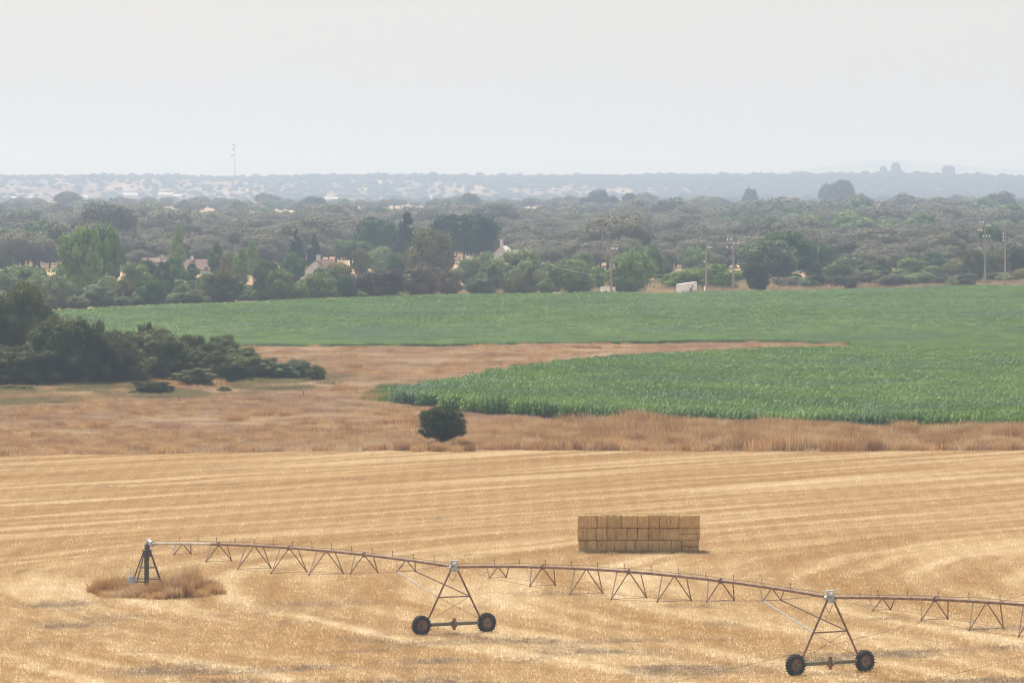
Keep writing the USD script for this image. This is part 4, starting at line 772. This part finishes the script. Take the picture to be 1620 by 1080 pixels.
# ------------------------------------------------------------------ centre pivot irrigation machine: one thing
A0, A1, A2 = pix(233, 939), pix(718.5, 1002.5), pix(1313.5, 1065.5); A3 = A2 + (A2 - A1) * 1.0
def hz(a, yp): return EYE - (yp - HORIZON) * a[1] / F
HT = [hz(A0, 860.5), hz(A1, 897), hz(A2, 945.5), hz(A2, 945.5)]
M_ = thing('irrigation_pivot', 'long rusty centre pivot irrigation machine on wheeled towers crossing the stubble', 'irrigation machine', A0)
AS = [a - A0 for a in (A0, A1, A2, A3)]
def span(i, arch, frames, first):
    a, b = AS[i] + [0, 0, HT[i]], AS[i + 1] + [0, 0, HT[i + 1]]; L = np.linalg.norm((b - a)[:2]); u = (b - a) * [1, 1, 0] / L; wv = np.array([-u[1], u[0], 0])
    if wv[0] < 0: wv = -wv                                    # towards the right of the picture
    s_ = holder('span', M_)
    def at_(q): return a + (b - a) * q + np.array([0, 0, 4 * arch * q * (1 - q)])
    qs = np.linspace(0.012 if i else .012, .985, 33); pts = [at_(q) for q in qs]
    if first: obj('pipe', MB().path(pts[:8], .085, 10).mesh(), WORN, s_, 40); obj('pipe', MB().path(pts[7:], .085, 10).mesh(), RUST, s_, 40)
    else: obj('pipe', MB().path(pts, .085, 10).mesh(), RUST, s_, 40)
    obj('supply_cable', MB().path([at_(q) + [0, 0, .17 + .02 * math.sin(40 * q)] for q in qs], .014, 4).mesh(), DARKSTEEL, s_)
    low = []
    for q, wd, dp in frames:
        c = at_(q); st = .033; du = 1.07 / L
        l, r = c - wv * wd / 2 - [0, 0, dp], c + wv * wd / 2 - [0, 0, dp]
        m = MB(); m.bar(l, at_(q - du), st); m.bar(l, at_(q), st); m.bar(r, at_(q), st); m.bar(r, at_(q + du), st)
        for e in (l, r): m.bar(e - [0, 0, .06], e + [0, 0, .06], .05)
        obj('truss_frame', m.mesh(), RUST, s_); obj('cross_bar', MB().bar(l, r, .015).mesh(), RUST, s_)
        if frames.index((q, wd, dp)) % 2: obj('flange', MB().bar(at_(q) - u * .05, at_(q) + u * .05, .15, 12).mesh(), RUST, s_)
        low.append((l, r))
    for (l0, r0), (l1, r1) in zip(low[:-1], low[1:]):
        obj('truss_rod', MB().bar(l0, l1, .010, 4).mesh(), RUST, s_); obj('truss_rod', MB().bar(r0, r1, .010, 4).mesh(), RUST, s_)
    for e, q in ((0, .02), (1, .975)):
        for k_ in (0, 1): obj('truss_rod', MB().bar(low[-e][k_], at_(q), .010, 4).mesh(), RUST, s_)
    for q in np.arange(.115, .97, 2.45 / L * 1.0):
        c = at_(q); m = MB(); m.bar(c + [0, 0, .06], c + [0, 0, .33], .016, 5); m.bar(c + [0, 0, .33], c + [0, 0, .41], .032, 6); obj('sprinkler', m.mesh(), DARKSTEEL, s_)
    return low[-1], u, wv
k1 = mpp(A1[1])
FR = [(.125, 1.15, .62), (.25, 1.75, 1.02), (.37, 2.25, 1.36), (.485, 2.4, 1.46), (.605, 2.3, 1.36), (.725, 1.85, 1.06), (.855, 1.2, .66)]
ends = [span(0, .40, FR, True), span(1, .52, FR, False), span(2, .52, FR, False)]
def wheel(c, axis, R_=.57, wd=.34):
    axis = axis / np.linalg.norm(axis); up = np.array([0, 0, 1.]); side = np.cross(up, axis); B = np.c_[side, up, axis]
    wl = holder('wheel', M_)
    def rev(prof, n=36):
        m = trimesh.creation.revolve(np.array(prof), sections=n); return np.array(m.vertices) @ B.T + c, m.faces
    obj('tyre', rev([(R_ * .55, -wd / 2 * .8), (R_ * .72, -wd / 2), (R_ * .90, -wd / 2 * .95), (R_ * .95, -wd / 2 * .6), (R_ * .96, 0), (R_ * .95, wd / 2 * .6), (R_ * .90, wd / 2 * .95), (R_ * .72, wd / 2), (R_ * .55, wd / 2 * .8), (R_ * .55, -wd / 2 * .8)]), TYRE, wl, 30)
    m = MB()
    for q in range(22):
        for s in (-1, 1):
            a = (q + (s > 0) * .5) * 2 * math.pi / 22; ax = [math.cos(a) * R_ * .965, math.sin(a) * R_ * .965, s * wd * .27]; tv = np.array([-math.sin(a), math.cos(a), 0]); rv = np.array([math.cos(a), math.sin(a), 0])
            Rm = np.c_[rv, tv * .85 + np.array([0, 0, s * .5]), np.array([0, 0, 1.])]; m.box(B @ np.array(ax) + c, (.055, .055, wd * .52), B @ Rm)
    obj('tread', m.mesh(), TYRE, wl)
    obj('rim', rev([(0, -.07), (R_ * .20, -.09), (R_ * .25, -.02), (R_ * .44, -.03), (R_ * .52, -wd / 2 * .85), (R_ * .56, -wd / 2 * .8), (R_ * .56, wd / 2 * .8), (R_ * .5, wd / 2 * .8), (R_ * .44, .06), (0, .06)]), RUST, wl, 30)
    m = MB(); m.bar(c - axis * .16, c + axis * .12, .085, 10)
    for q in range(8): a = q * math.pi / 4; o = B @ np.array([math.cos(a) * .15, math.sin(a) * .15, 0]); m.bar(c + o - axis * .11, c + o, .018, 5)
    obj('hub', m.mesh(), DARKSTEEL, wl)
def tower(i, low, u, wv):
    A = AS[i]; ht = HT[i]; half = (0, 2.14, 2.32, 2.32)[i]; t_ = holder('drive_tower', M_); wheel_r = .57
    L_, R_ = A - wv * half + [0, 0, .0], A + wv * half
    topc = A + [0, 0, ht - .05]; ft = -u * 0.0
    bl, br = A - wv * (half - .38) + [0, 0, .78], A + wv * (half - .38) + [0, 0, .78]
    tl_, tr_ = topc - wv * .16, topc + wv * .16
    obj('leg', MB().bar(bl, tl_, .058, 8).mesh(), RUST, t_); obj('leg', MB().bar(br, tr_, .058, 8).mesh(), RUST, t_)
    ml, mr = bl + (tl_ - bl) * .45, br + (tr_ - br) * .45
    obj('tie_bar', MB().bar(ml, mr, .042, 6).mesh(), RUST, t_)
    obj('brace', MB().bar(low[0], ml, .04, 6).mesh(), GALV if i == 2 else WORN, t_); obj('brace', MB().bar(low[1], mr, .04, 6).mesh(), RUST, t_)
    for a, b in ((ml, br), (mr, bl)): obj('stay', MB().bar(a, b, .011, 4).mesh(), DARKSTEEL, t_)
    ax0, ax1 = L_ + wv * .45 + [0, 0, .60], R_ - wv * .45 + [0, 0, .60]
    obj('axle_beam', MB().bar(ax0, ax1, .105, 8).mesh(), OLIVE, t_)
    for e, b in ((ax0, bl), (ax1, br)): obj('leg_shoe', MB().bar(e, b + [0, 0, .02], .07, 6).mesh(), RUST, t_)
    mid = (ax0 + ax1) / 2; m = MB(); m.box(mid - [0, 0, .02], (.34, .34, .34)); m.bar(mid, mid + [0, 0, .32], .1, 10); m.bar(mid - [0, 0, .2], mid - [0, 0, .36], .09, 8); m.bar(mid - u * .35, mid + u * .35, .1, 10); obj('drive_motor', m.mesh(), RUST, t_)
    for e, w_ in ((ax0, L_), (ax1, R_)): obj('wheel_axle', MB().bar(e, w_ + [0, 0, .57], .09, 8).mesh(), OLIVE, t_)
    cb = topc + [0, 0, .28]; obj('control_box', MB().box(cb, (.42, .34, .30)).mesh(), GALV, t_); obj('control_panel', MB().box(cb + [.03, -.18, .02], (.17, .03, .14)).mesh(), WHITE, t_)
    m = MB(); m.bar(topc - wv * .45 + [0, 0, .02], topc + wv * .40, .06, 8); m.bar(topc - u * .4, topc + u * .4, .14, 10); m.box(topc - [0, 0, .1], (.3, .3, .24)); obj('pipe_joint', m.mesh(), GALV, t_)
    obj('hose', MB().path([topc + [-.16, -.12, .1], topc + wv * -.3 + [0, 0, -.5], topc + [-.05, -.1, -.75], topc + [.12, -.1, -.3]], .016, 5).mesh(), DARKSTEEL, t_)
    for s in (-1, 1): wheel(A + wv * half * s + [0, 0, .57], u)
for i in (1, 2, 3): tower(i, *ends[i - 1])
# the pivot's own stand
st = holder('pivot_stand', M_); h0 = HT[0]; rr = 1.55
cs = [np.array([math.cos(a), math.sin(a), 0]) * rr for a in np.radians([-120, -38, 52, 142])]
for c in cs: obj('leg', MB().bar(c, c * .17 + [0, 0, h0 - .42], .045, 6).mesh(), DARKSTEEL, st)
for zq in (.36, .62):
    for q in range(4): a, b = cs[q] * (1 - .83 * zq) + [0, 0, zq * h0 * .86], cs[(q + 1) % 4] * (1 - .83 * zq) + [0, 0, zq * h0 * .86]; obj('girt', MB().bar(a, b, .028, 5).mesh(), DARKSTEEL, st)
obj('riser_pipe', MB().bar((0, 0, 0), (0, 0, h0 - .25), .12, 12).mesh(), OLIVE, st, 40); obj('post', MB().box((-.13, -.16, h0 * .42), (.09, .08, h0 * .84)).mesh(), DARKSTEEL, st)
m = trimesh.creation.cone(.1, .1); g = np.array([(s * a, t * a, z) for z, a in ((h0 - .80, .32), (h0 - .42, .19)) for s, t in ((-1, -1), (1, -1), (1, 1), (-1, 1))])
obj('guard', (g, np.array([(0, 1, 5, 4), (1, 2, 6, 5), (2, 3, 7, 6), (3, 0, 4, 7), (4, 5, 6, 7), (3, 2, 1, 0)])), DARKSTEEL, st)
obj('cap_plate', MB().bar((0, 0, h0 - .42), (0, 0, h0 - .36), .36, 14).mesh(), DARKSTEEL, st); obj('swivel', MB().bar((0, 0, h0 - .36), (0, 0, h0 - .02), .17, 12).mesh(), DARKSTEEL, st)
ua = (AS[1] - AS[0]) / np.linalg.norm(AS[1]); m = MB(); arc = [np.array([0, 0, h0 - .05])] + [np.array([0, 0, h0 + .02]) + ua * .22 * (1 - math.cos(q)) + np.array([0, 0, .16 * math.sin(q)]) for q in np.linspace(.3, 1.57, 6)] + [ua * .75 + [0, 0, h0 + .02]]
m.path(arc, .13, 12); obj('elbow', m.mesh(), GALV, st, 50); obj('flange', MB().bar(ua * .62 + [0, 0, h0 + .03], ua * .74 + [0, 0, h0 + .02], .2, 12).mesh(), GALV, st)
m = MB(); m.bar((-.95, -.5, .55), (-.95, -.5, 1.05), .24, 12); m.bar((-.95, -.5, 1.05), (-.95, -.5, 1.15), .18, 12); obj('pump', m.mesh(), GALV, st, 40)
for q in (-.08, .1): obj('pump_pipe', MB().bar((-.95 + q, -.5, 1.1), (-.95 + q, -.45, 1.68), .022, 5).mesh(), GALV, st)
obj('outlet_pipe', MB().bar((-.95, -.5, .8), (0, 0, .75), .05, 6).mesh(), DARKSTEEL, st)
# little stakes in the meadow
for x, y, h, lab in ((50, 697, 6, 'short dark stake at the left in the dry grass, left of a pair'), (54, 698, 5, 'short dark stake at the left in the dry grass, right of a pair'), (283, 642, 5, 'thin dark stake in the dry grass below the thicket'), (480, 632, 6, 'thin dark stake in the dry grass near the thicket end'), (878, 669, 0, ''), (874, 674, 9, 'thin dark stake before the maize edge right of the lone bush')):
    if h:
        p = pix(x, y); k = mpp(p[1]); t = thing('stake', lab, 'stake', p); obj('shaft', MB().bar((0, 0, -.1), (.04, 0, h * k + .5), .07, 6, .055).mesh(), DARKSTEEL, t); obj('cap', MB().bar((.04, 0, h * k + .5), (.04, 0, h * k + .56), .085, 6, .04).mesh(), DARKSTEEL, t)
